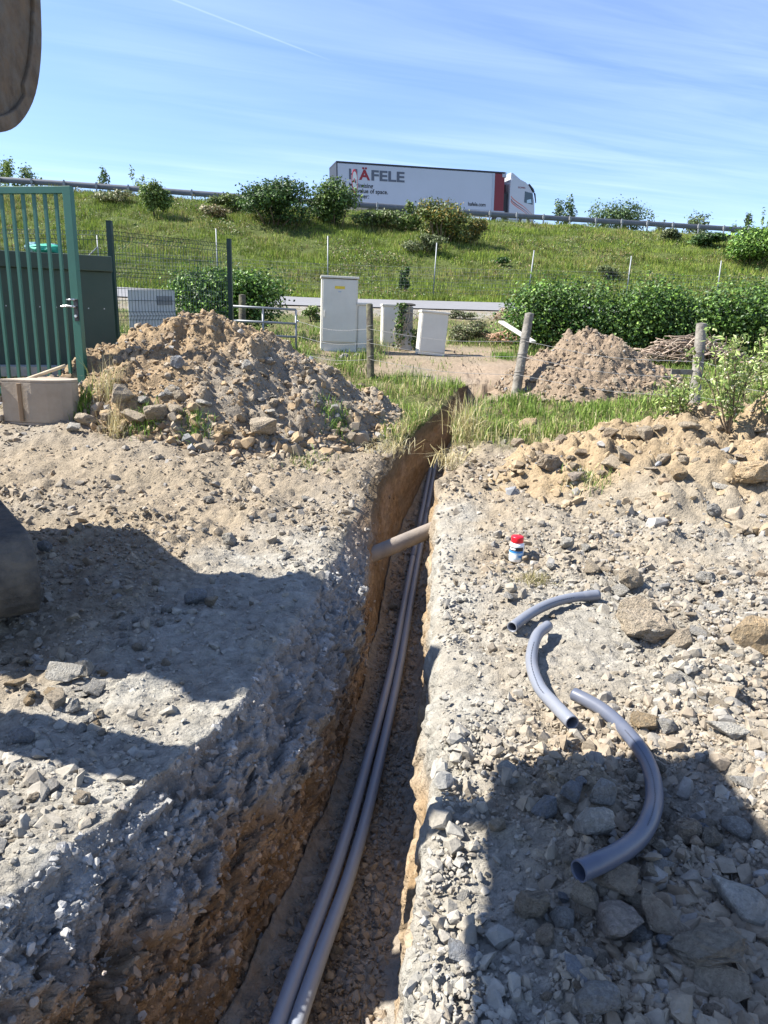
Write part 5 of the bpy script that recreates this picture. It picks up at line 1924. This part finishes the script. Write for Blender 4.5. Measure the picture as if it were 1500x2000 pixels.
# digging bucket lying in front of the gate, with a tool handle on it
def spare_bucket():
    c = gp(70, 828)
    d = depth(c)
    k = d / FPX
    root = empty('digging_bucket', tuple(c), 'mud grey toothed digger bucket lying on its side by the gate', 'digger bucket')
    root.rotation_euler = (0, 0, radians(-3))
    h = 84 * k; xr = 70 * k
    # seen from its back: a wide curved shell, teeth to the left
    prof = [(-.30, .0), (-.16, -.012), (0, -.03), (.14, -.02), (.25, .03), (.315, .10), (.33, .20), (.28, .30), (.15, .36), (-.1, .37), (-.1, .345), (.14, .335), (.255, .28), (.30, .20), (.29, .115), (.24, .06), (.13, .01), (0, 0.0), (-.16, .016), (-.30, .02)]
    s_ = xr / .33
    prof = [(a * s_, b * s_) for a, b in prof]
    MB().prism(prof, (0, 0, .012), (1, 0, 0), (0, 1, 0), (0, 0, 1), 0, h - .03).build('shell', M_BUCKETD, root, .006)
    side = [prof[i] for i in range(0, 10)]
    MB().prism(side, (0, 0, h - .017), (1, 0, 0), (0, 1, 0), (0, 0, 1), 0, .022).build('side_plate', M_BUCKETD, root, .004)
    MB().prism(side, (0, 0, -.012), (1, 0, 0), (0, 1, 0), (0, 0, 1), 0, .022).build('side_plate', M_BUCKETD, root, .004)
    MB().box((-.105 * s_, -.036 * s_, h * .5), (.035, .02, h - .05)).build('wear_strip', material('rusty_weld', (.22, .15, .09), .9, bump=.6, bscale=30), root, .004)
    for z in (h * .93, h * .55, h * .12):
        t = MB()
        t.prism([(-.31 * s_, -.035), (-.31 * s_, .04), (-.52 * s_, .012), (-.52 * s_, -.004)], (0, 0, z - .028), (1, 0, 0), (0, 1, 0), (0, 0, 1), 0, .05)
        t.build('tooth', M_BUCKETD, root, .004)
    a, b = P(48, 742, d + .12), P(128, 714, d + .16)
    tool = MB().tube(spline([a - c, (a * .5 + b * .5) - c, b - c], 5), .0155, 10).build('tool_handle', M_WOODPALE)
    tool.location = c
    tag(tool, 'pale wooden tool handle resting across the digger bucket', 'tool handle')


spare_bucket()


# ------------------------------------------------------------------ pipes
def pipe(name, pts, r, m, label, group=None, socket=None, seg=14, cat='pipe', inner=.86, n=20):
    pts = spline(pts, seg)
    root_at = pts[0].copy()
    p2 = [q - root_at for q in pts]
    if socket == 'end':
        L_ = 0
        rs = [r] * len(p2)
        acc = 0
        for i in range(len(p2) - 1, 0, -1):
            acc += (p2[i] - p2[i - 1]).length
            rs[i] = r * 1.12
            if acc > r * 3.4: break
        o = MB().tube(p2, rs, n, True, True, inner).build(name, m)
    else:
        o = MB().tube(p2, r, n, True, True, inner).build(name, m)
    o.location = root_at
    tag(o, label, cat, group)
    return o, pts


RP = .0235


def lay(pxs, lift=.0):
    out = []
    for a, b in pxs:
        q = gp(a, b, .028)
        q[2] = top_z(q[0], q[1]) + RP + .012 + lift
        out.append(q)
    # even out the small bumps: a stiff pipe spans them
    z = np.array([q[2] for q in out])
    zp = np.pad(z, 1, mode='edge')
    z = np.maximum(np.maximum(zp[:-2], zp[1:-1]), zp[2:])
    zz = np.maximum(np.convolve(np.pad(z, 1, mode='edge'), np.ones(3) / 3, 'valid'), z - .006)
    fin = []
    for (a, b), v in zip(pxs, zz):
        ray = F + R * (a - 750) / FPX + U * (1000 - b) / FPX
        fin.append(CAM + ray * (v - EYE) / ray[2])
    return fin


GP_ = 'grey plastic pipe bends on the stony ground'
B1 = lay([(1000, 1225), (1040, 1196), (1080, 1177), (1120, 1167), (1168, 1162)])
B2 = lay([(1070, 1222), (1048, 1243), (1038, 1290), (1053, 1340), (1085, 1378), (1118, 1412)])
B3 = lay([(1122, 1356), (1146, 1368), (1172, 1383), (1199, 1404), (1224, 1430), (1248, 1460), (1266, 1492), (1276, 1526), (1278, 1562), (1271, 1594), (1256, 1624), (1234, 1648), (1205, 1668), (1168, 1686), (1130, 1702)])
marks = []
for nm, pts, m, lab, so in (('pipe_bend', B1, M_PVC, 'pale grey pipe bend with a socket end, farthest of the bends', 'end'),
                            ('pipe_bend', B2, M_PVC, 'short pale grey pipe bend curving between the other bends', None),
                            ('pipe_bend', B3, M_PVCS, 'long grey pipe bend lying in shade among rocks, shade painted into its colour', None)):
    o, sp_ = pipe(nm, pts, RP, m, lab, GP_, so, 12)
    # printed line of small marks along the pipe
    L_ = len(sp_)
    V, T = [], []
    for i in range(int(L_ * .30), int(L_ * .72)):
        a, b = sp_[i], sp_[i + 1]
        t = (b - a).normalized()
        side = (Vector(CAM) - a).normalized(); side = (side - t * side.dot(t)).normalized()
        up = t.cross(side)
        for j in range(4):
            if (i * 7 + j * 3) % 5 == 0: continue
            f0, f1 = j / 4, j / 4 + .13
            c0, c1 = a.lerp(b, f0) + side * (RP + .0008) - Vector(o.location), a.lerp(b, f1) + side * (RP + .0008) - Vector(o.location)
            k = len(V)
            V += [c0 - up * .0016, c1 - up * .0016, c1 + up * .0016, c0 + up * .0016]
            T.append((k, k + 1, k + 2, k + 3))
    mesh_np('print_line', np.array([tuple(v) for v in V]), [np.array(T)], M_BLACKP, parent=o)

RC = .0235


def conduit(off, label, px_list):
    pts = []
    for px, py, z in px_list:
        v = F + R * (px - 750) / FPX + U * (1000 - py) / FPX
        q = CAM + v * (z - EYE) / v[2]
        for _ in range(4):
            q = CAM + v * (max(z, float(ZFLOOR(q[1])) + RC + .012) - EYE) / v[2]
        pts.append(q)
    return pts


base = conduit(0, '', [(540, 2010, -.475), (660, 1690, -.60), (716, 1500, -.665), (766, 1300, -.69), (797, 1140, -.70), (828, 990, -.75), (849, 905, -.75), (866, 860, -.75)])
first = base[0] + (base[0] - base[1]) * 1.4; first[2] = -.42
base = [first] + base
for q in base: q[2] = max(q[2], float(ZFLOOR(q[1])) + RC + .012)
for sgn, lab in ((-1, 'left one of the two straight grey conduit pipes in the trench'), (1, 'right one of the two straight grey conduit pipes in the trench')):
    pts = []
    for i, q in enumerate(base):
        j0, j1 = max(i - 1, 0), min(i + 1, len(base) - 1)
        t = Vector(base[j1] - base[j0]); t.z = 0; t.normalize()
        s = Vector((t.y, -t.x, 0))
        pts.append(Vector(q) + s * sgn * (RC * 1.04 + (.004 if i in (2, 3) else 0)) + s * RC)
    o, sp_ = pipe('conduit_pipe', pts, RC, M_PVCD, lab, 'conduit pipes in the trench', None, 10)
    k = int(len(sp_) * .695) + (1 if sgn > 0 else -1)
    c = [sp_[k + i] - Vector(o.location) for i in range(-2, 3)]
    MB().tube(c, RC * 1.13, 18, True, True, .9).build('coupling', M_PVC, o)

a = conduit(0, '', [(700, 1094, -.27), (735, 1080, -.26), (845, 1034, -.17), (885, 1018, -.15)])
pipe('drain_pipe', a, .058, M_CLAYPIPE, 'old brown drain pipe crossing the trench from wall to wall', None, None, 6)


# ------------------------------------------------------------------ pot of pipe glue with a red lid
def glue_pot():
    c = gp(1008, 1089)
    c[2] = top_z(c[0], c[1]) + .004
    k = depth(c) / FPX
    r = 14 * k
    h = 47.5 * k / .95
    root = empty('glue_pot', tuple(c), 'small white plastic pot with a red screw lid on the ground', 'pot')
    MB().lathe([(0, 0), (r * .93, 0), (r, .006), (r, h * .66), (r * .96, h * .70), (r * .78, h * .74), (r * .74, h * .80), (0, h * .80)], n=36).build('body', M_WHITEP, root)
    MB().lathe([(r * .76, h * .755), (r * .84, h * .765), (r * .86, h * .80), (r * .86, h * .97), (r * .82, h), (0, h)], n=36).build('lid', M_RED, root)
    a0, a1 = radians(175), radians(318)
    L_ = 1.008
    lb = MB().lathe([(r * L_, h * .13), (r * L_, h * .375)], n=24, a0=a0, a1=a1).build('label', M_SKYP, root)
    MB().lathe([(r * L_, h * .378), (r * L_, h * .455)], n=24, a0=a0, a1=a1).build('blue_band', M_BLUEP, lb)
    MB().lathe([(r * L_, h * .458), (r * L_, h * .61)], n=24, a0=a0, a1=a1).build('black_band', M_BLACKP, lb)
    for z0, z1, b0, b1, m in ((.50, .57, 195, 250, M_WHITEP), (.17, .32, 228, 262, M_WHITEP), (.20, .29, 276, 306, M_BLUEP), (.17, .33, 188, 216, M_WHITEP)):
        MB().lathe([(r * 1.016, h * z0), (r * 1.016, h * z1)], n=10, a0=radians(b0), a1=radians(b1)).build('print', m, lb)


glue_pot()


# ------------------------------------------------------------------ mini digger standing to the left of the trench
def build_digger():
    c = Vector((-2.62, 3.45, 0.06))
    a = radians(-53.13)
    h = Vector((cos(a), sin(a), 0)); l = Vector((-h.y, h.x, 0)); up = Vector((0, 0, 1))
    root = empty('mini_digger', tuple(c), 'small tracked digger at the left frame edge with its rusty bucket raised', 'digger')
    M = Matrix((h, l, up)).transposed()
    q = lambda f, s, z: h * f + l * s + up * z
    # tracks
    TF = .42
    for s in (.385, -.385):
        prof = []
        rad = .18
        for k in range(13):
            t = pi / 2 - pi * k / 12
            prof.append((.74 + rad * cos(t), .21 + rad * sin(t)))
        for k in range(13):
            t = -pi / 2 - pi * k / 12
            prof.append((-.74 + rad * cos(t), .21 + rad * sin(t)))
        tr = MB().prism(prof, q(TF, s, 0), h, up, l, -.16, .16).build('track', M_RUBBER, root, .012)
    MB().box(q(TF * .5, 0, .36), (1.2, .75, .26), M).build('undercarriage', M_MACHD, root, .02)
    MB().box(q(-.18, -.02, .90), (1.30, 1.12, .64), M).build('upper_body', M_MACH, root, .06)
    cab = MB().box(q(.22, -.32, 1.80), (.92, .90, 1.16), M).build('cab', M_MACHD, root, .05)
    MB().box(q(.26, -.32, 2.40), (1.12, 1.02, .09), M).build('cab_roof', M_MACH, cab, .03)
    MB().box(q(.685, -.32, 1.86), (.012, .74, .86), M).build('windscreen', M_GLASS, cab)
    MB().box(q(.22, .135, 1.86), (.70, .012, .80), M).build('side_glass', M_GLASS, cab)
    MB().box(q(.80, -.12, .72), (.75, .26, .34), M).build('swing_bracket', M_MACH, root, .03)
    rel = lambda p: Vector(p) - c
    foot, knee, end = Vector((-2.0, 2.05, .80)), Vector((-1.78, 1.80, 1.70)), Vector((-1.14, 1.62, 2.16))
    MB().tube([rel(p) for p in spline([foot, knee, end], 8)], [.11, .11, .11, .11, .11, .105, .10, .09, .08, .07, .06, .06, .06, .06, .06, .06, .06], 6, smooth=False).build('boom', M_MACH, root)
    MB().tube([rel(foot + Vector((.1, -.05, .1))), rel(knee + Vector((.1, -.02, -.2)))], .035, 10).build('boom_ram', M_STEEL, root)
    wrist = Vector((-1.06, 1.64, 2.05))
    MB().tube([rel(end + Vector((-.1, .0, .08))), rel(end), rel(wrist)], [.05, .07, .06], 6, smooth=False).build('arm', M_MACH, root)
    # bucket: profile in the y-z plane, its side plate towards the trench
    x1, x0 = -.90, -1.15
    sc_ = lambda pr: [(a_ * .9 - .035, 1.3 + (b_ - 1.3) * .9 - .10) for a_, b_ in pr]
    out = sc_([(2.288, 2.39), (2.284, 2.365), (2.266, 2.34), (2.262, 2.28), (2.240, 2.13), (2.18, 2.00), (2.08, 1.905), (1.97, 1.855), (1.82, 1.83), (1.50, 1.77), (1.12, 1.70)])
    out = [(p_.x, p_.y) for p_ in spline([(a_, b_, 0) for a_, b_ in out], 4)]
    inner = [(a_ + (-.02 if a_ > 1.95 else 0), b_ + (.02 if b_ < 2.1 else 0)) for a_, b_ in out][::-1]
    B_ = empty('bucket')
    B_.parent = root
    MB().prism(out + inner, rel((0, 0, 0)), (0, 1, 0), (0, 0, 1), (1, 0, 0), x0, x1).build('bucket_shell', M_RUST, B_)
    side = out + sc_([(1.14, 1.95), (1.35, 2.2), (1.75, 2.39)])
    for xa, xb in ((x1 - .002, x1 + .016), (x0 - .016, x0 + .002)):
        MB().prism(side, rel((0, 0, 0)), (0, 1, 0), (0, 0, 1), (1, 0, 0), xa, xb).build('side_plate', M_RUST, B_, .004)
    rim = [(a_ - .035 * (1 if a_ > 1.9 else .3), b_ + .03 * (1 if b_ < 2.0 else 0)) for a_, b_ in out]
    MB().prism(out + rim[::-1], rel((0, 0, 0)), (0, 1, 0), (0, 0, 1), (1, 0, 0), x1 + .015, x1 + .026).build('edge_strip', M_RUST, B_, .003)
    for k in range(3):
        xx = x0 + .045 + k * .08
        MB().prism(sc_([(1.15, 1.69), (1.15, 1.735), (.97, 1.67), (.97, 1.66)]), rel((0, 0, 0)), (0, 1, 0), (0, 0, 1), (1, 0, 0), xx - .03, xx + .03).build('tooth', M_BUCKETD, B_)
    MB().box(rel((-1.03, 1.66, 2.00)), (.2, .26, .24)).build('bucket_ear', M_RUST, B_, .01)
    MB().tube([rel((-1.04, 1.74, 2.08)), rel(end + Vector((.05, .08, .0)))], .04, 8).build('bucket_ram', M_STEEL, root)


build_digger()


# ------------------------------------------------------------------ single stones
NG = 'stones lying singly on the ground'
NAMED = [
    # px, py(base), width px, kind, colour, seed, rz deg, tilt deg, height factor, label
    (1066, 1598, 52, 'block', 'slate', 1, 20, 10, 1.15, 'blue grey faceted stone, leftmost of three beside the dark pipe bend'),
    (1118, 1572, 50, 'block', 'slate', 2, 70, 0, .9, 'blue grey blocky stone between the faceted one and a tan one'),
    (1180, 1584, 60, 'block', 'grey', 3, 30, 5, .95, 'tan streaked grey stone inside the curve of the dark bend'),
    (1164, 1640, 74, 'block', 'pale', 4, 10, 0, .95, 'large grey stone with a pale top inside the dark bend'),
    (973, 1637, 42, 'block', 'tan', 5, 40, 0, .95, 'tan stone at the left edge of the shade by the trench'),
    (1348, 1648, 58, 'clod', 'brown', 1, 20, 0, .95, 'brown clod just right of the dark pipe bend'),
    (1392, 1668, 56, 'clod', 'earth', 2, 50, 0, .9, 'dark earthy clod further right of the dark bend'),
    (1205, 1775, 92, 'block', 'brown', 6, -15, 6, .75, 'big rough brown stone below the mouth of the dark bend'),
    (1206, 1860, 104, 'block', 'pinkish', 7, 25, 0, .85, 'largest pinkish brown boulder in the shaded foreground'),
    (1292, 1850, 110, 'slab', 'brown', 3, -50, 22, 1.5, 'long brown slab leaning beside the pinkish boulder'),
    (1102, 1815, 56, 'block', 'grey', 8, 60, 0, .9, 'grey stone left of the pinkish boulder'),
    (1146, 1795, 58, 'block', 'tan', 2, -30, 8, .7, 'tan stone between the big brown and the pinkish one'),
    (906, 1893, 84, 'slab', 'slate', 4, -38, 12, .9, 'flat pointed slate slab on the lip of the trench'),
    (1128, 1915, 76, 'shard', 'slate', 5, -58, 25, 1.0, 'long slate shard standing askew in the foreground shade'),
    (1422, 1975, 112, 'slab', 'tan', 6, -18, 4, 1.3, 'long tan slab at the bottom right corner'),
    (1395, 1925, 150, 'clod', 'earth', 5, 10, 0, .55, 'wide dark clod of earth above the tan slab'),
    (1462, 1818, 130, 'slab', 'pale', 7, -30, 12, 1.6, 'sunlit cream slab at the right frame edge'),
    (905, 1768, 42, 'shard', 'pale', 1, 50, 20, .9, 'whitish broken stone in the lit strip right of the trench'),
    (1042, 1795, 72, 'clod', 'earth', 6, 0, 0, .85, 'crumbly dark clod below the mouth of the dark bend'),
    (997, 1528, 58, 'slab', 'pale', 8, -60, 14, 1.2, 'pale elongated stone in sunlight left of the dark bend'),
    (1300, 1868, 38, 'block', 'slate', 7, 30, 0, 1.1, 'small slate block standing right of the pinkish boulder'),
    (1170, 1985, 90, 'block', 'grey', 4, 0, 0, .8, 'grey stone cut by the bottom frame edge'),
    (1256, 1218, 86, 'clod', 'tan', 3, 10, 0, .7, 'wide tan clod right of the far pipe bend'),
    (1232, 1165, 52, 'block', 'tan', 8, 30, 8, 1.05, 'tan pointed stone just beyond the socket of the far bend'),
    (1272, 1262, 118, 'clod', 'tan', 4, -5, 0, .5, 'biggest tan clod beside the far pipe bend'),
    (1330, 1262, 62, 'block', 'tan', 1, 15, 0, .9, 'tan rounded stone right of the biggest tan clod'),
    (1482, 1280, 104, 'block', 'ochre', 3, 20, 0, .9, 'big orange tan boulder at the right frame edge'),
    (1110, 1080, 32, 'block', 'pale', 5, 20, 0, 1., 'whitish stone to the right of the red lidded pot'),
    (1146, 1078, 22, 'block', 'pale', 6, 50, 0, 1., 'small whitish stone beside the other whitish one'),
    (1160, 1124, 40, 'block', 'tan', 6, 60, 0, .75, 'sandy stone halfway between pot and far bend'),
    (1278, 1262, 30, 'block', 'pale', 7, 10, 0, 1., 'pale grey cube like stone in front of the biggest tan clod'),
    (1430, 1448, 84, 'slab', 'pale', 2, -35, 16, 1.2, 'pale grey slab lying right of the bends'),
    (1268, 1432, 70, 'block', 'ochre', 5, 20, 0, .6, 'ochre stone right behind the dark bend'),
    (1474, 1545, 84, 'slab', 'grey', 5, -38, 6, .9, 'thin grey slab at the right edge in sunlight'),
    (996, 1180, 38, 'shard', 'grey', 6, 70, 24, 1.2, 'grey pointed stone below the dead sod'),
    (1075, 928, 62, 'clod', 'brown', 7, 20, 0, .85, 'brown clod with a dark side at the toe of the yellowish bank'),
    (1126, 948, 38, 'block', 'pinkish', 2, 20, 0, .8, 'pinkish grey stone alone below the yellowish bank'),
    (1222, 915, 66, 'slab', 'tan', 1, 30, 25, 1.5, 'tan slab tipped up on the yellowish bank'),
    (1352, 862, 56, 'slab', 'tan', 3, 5, 6, 1.4, 'flat tan stone on the crest of the yellowish bank'),
    (1434, 930, 36, 'shard', 'grey', 7, 70, 30, 1.3, 'upright grey stone on the right slope of the yellowish bank'),
    (1412, 960, 46, 'slab', 'pale', 4, -30, 10, .8, 'flat whitish stone on the right slope of the yellowish bank'),
    (1478, 965, 90, 'clod', 'ochre', 8, 0, 0, .7, 'ochre clod at the right end of the yellowish bank'),
    (1396, 1012, 32, 'block', 'grey', 8, 20, 0, 1., 'grey stone at the foot of the yellowish bank'),
    (150, 1678, 66, 'slab', 'pale', 6, 10, 14, 1.5, 'angular whitish stone in the sunlit lower left'),
    (190, 1648, 34, 'block', 'pale', 3, 30, 0, 1.3, 'upright whitish stone behind the angular one at lower left'),
    (390, 1458, 42, 'block', 'slate', 4, 20, 0, .9, 'bluish stone on the shaded left shelf near the brink'),
    (422, 1466, 30, 'block', 'tan', 7, 70, 0, .9, 'ochre stone beside the bluish one on the left shelf'),
    (85, 1080, 28, 'block', 'slate', 5, 20, 0, 1.1, 'bluish stone in shade in front of the digger track'),
    (446, 1065, 30, 'block', 'pale', 8, 0, 0, 1.1, 'rounded pale stone at the end of the left stone row'),
    (24, 1352, 44, 'slab', 'ochre', 2, 20, 10, 1.3, 'ochre stone in the small pile at the left edge'),
    (180, 1362, 40, 'block', 'grey', 6, 0, 0, .9, 'grey rounded stone at the right of the small left pile'),
    (135, 1392, 36, 'block', 'pale', 1, 40, 0, 1., 'whitish stone at the front of the small left pile'),
    (36, 1452, 46, 'block', 'slate', 8, 10, 0, .8, 'slate grey stone below the small left pile'),
    (235, 808, 48, 'block', 'tan', 2, 30, 6, 1.3, 'big pale upright stone at the left foot of the big heap'),
    (345, 736, 34, 'block', 'slate', 3, 20, 20, 1.15, 'round flat slate stone in the middle of the big heap'),
    (412, 662, 34, 'slab', 'tan', 5, 60, 40, 1.2, 'tan slab standing on the upper part of the big heap'),
    (258, 848, 60, 'slab', 'tan', 1, 0, 8, 1.5, 'flat tan stone in the row at the foot of the big heap'),
    (300, 842, 55, 'block', 'tan', 4, 20, 0, .7, 'tan stone near the green tuft at the foot of the big heap'),
    (165, 838, 52, 'block', 'tan', 5, 0, 0, .75, 'tan stone by the corner of the digger bucket'),
    (140, 845, 34, 'block', 'pale', 6, 30, 0, .8, 'small pale stone right against the digger bucket'),
    (512, 862, 66, 'block', 'tan', 2, 10, 0, .8, 'wide tan stone at the right foot of the big heap'),
    (470, 838, 44, 'shard', 'tan', 3, 70, 40, 1.5, 'tall tan stone leaning on the big heap'),
    (436, 862, 48, 'clod', 'ochre', 1, 0, 0, .75, 'rusty crumbly clod at the foot of the big heap'),
    (350, 795, 36, 'block', 'tan', 8, 0, 0, .9, 'squarish tan stone low on the big heap'),
    (395, 815, 42, 'slab', 'pale', 3, 10, 10, 1.3, 'flat pale stone low on the big heap'),
    (525, 822, 36, 'slab', 'pale', 5, -20, 8, 1.2, 'pale flat stone beside the wide tan one'),
    (335, 782, 30, 'block', 'tan', 3, 0, 0, 1., 'small tan stone above the squarish one on the big heap'),
    (1158, 768, 26, 'slab', 'pinkish', 4, 60, 40, 1.3, 'pinkish flat stone in the reddish heap'),
    (768, 1190, 16, 'block', 'grey', 2, 0, 0, 1., 'stone wedged in the left trench wall below the drain pipe'),
    (655, 1872, 30, 'block', 'grey', 5, 0, 0, .9, 'grey stone on the trench floor right of the conduits'),
]
for i, (px, py, w, kind, colr, sd_, rz, tl, hs, lab) in enumerate(NAMED):
    q = sp(px, py)
    if in_trench(q[0], q[1]):
        v = F + R * (px - 750) / FPX + U * (1000 - py) / FPX
        for _ in range(4):
            t = (float(ZFLOOR(q[1])) - EYE) / v[2]
            q = CAM + v * t
    k = depth(q) / FPX
    q = q + np.array([0, w * k * .30, 0])
    if not in_trench(q[0], q[1]): q[2] = top_z(q[0], q[1])
    rock(q, w * k * (.98 if py > 1000 else .82), kind, colr, sd_, radians(rz), radians(tl) + .28 * sin(i * 2.4), lab, NG, hs * 1.3, .14)

r_ = np.random.default_rng(99)
MORE = [
    # px range, py range, number, size px, colours, group/label
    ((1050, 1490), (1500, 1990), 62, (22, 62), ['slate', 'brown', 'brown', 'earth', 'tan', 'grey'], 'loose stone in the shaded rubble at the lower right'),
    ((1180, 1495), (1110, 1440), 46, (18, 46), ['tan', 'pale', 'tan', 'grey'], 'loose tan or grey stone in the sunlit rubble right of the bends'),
    ((880, 1090), (1080, 1300), 16, (10, 24), ['grey', 'pale', 'tan'], 'small loose stone on the pale ground between trench and bends'),
    ((930, 1480), (835, 960), 40, (18, 46), ['tan', 'brown', 'ochre', 'tan'], 'earthy clod in the lumpy bank below the meadow'),
    ((0, 215), (1290, 1440), 24, (20, 44), ['tan', 'grey', 'ochre', 'pale'], 'stone in the small pile at the left edge of the shelf'),
    ((215, 370), (1120, 1310), 22, (14, 30), ['grey', 'tan', 'grey'], 'stone of the loose row crossing the left ground in shade'),
    ((340, 640), (960, 1110), 24, (12, 26), ['pale', 'tan', 'grey'], 'small loose stone on the trampled ground left of the trench'),
    ((0, 280), (1530, 1760), 22, (14, 36), ['pale', 'grey', 'tan'], 'loose pale stone on the sunlit lower left shelf'),
    ((200, 720), (690, 860), 40, (14, 34), ['tan', 'brown', 'grey', 'tan'], 'stone in the lower half of the big stony heap'),
    ((1020, 1230), (690, 790), 14, (8, 18), ['pinkish', 'tan', 'brown'], 'small stone in the reddish heap before the hedge'),
]
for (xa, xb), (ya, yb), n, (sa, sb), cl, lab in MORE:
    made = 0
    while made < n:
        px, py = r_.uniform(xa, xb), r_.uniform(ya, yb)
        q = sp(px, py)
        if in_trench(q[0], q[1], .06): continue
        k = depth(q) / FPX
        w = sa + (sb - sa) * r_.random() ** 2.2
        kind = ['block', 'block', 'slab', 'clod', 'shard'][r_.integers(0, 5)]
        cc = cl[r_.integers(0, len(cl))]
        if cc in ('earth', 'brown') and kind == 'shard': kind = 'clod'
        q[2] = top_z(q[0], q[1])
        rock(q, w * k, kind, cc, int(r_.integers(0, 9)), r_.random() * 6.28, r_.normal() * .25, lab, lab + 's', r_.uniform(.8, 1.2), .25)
        made += 1
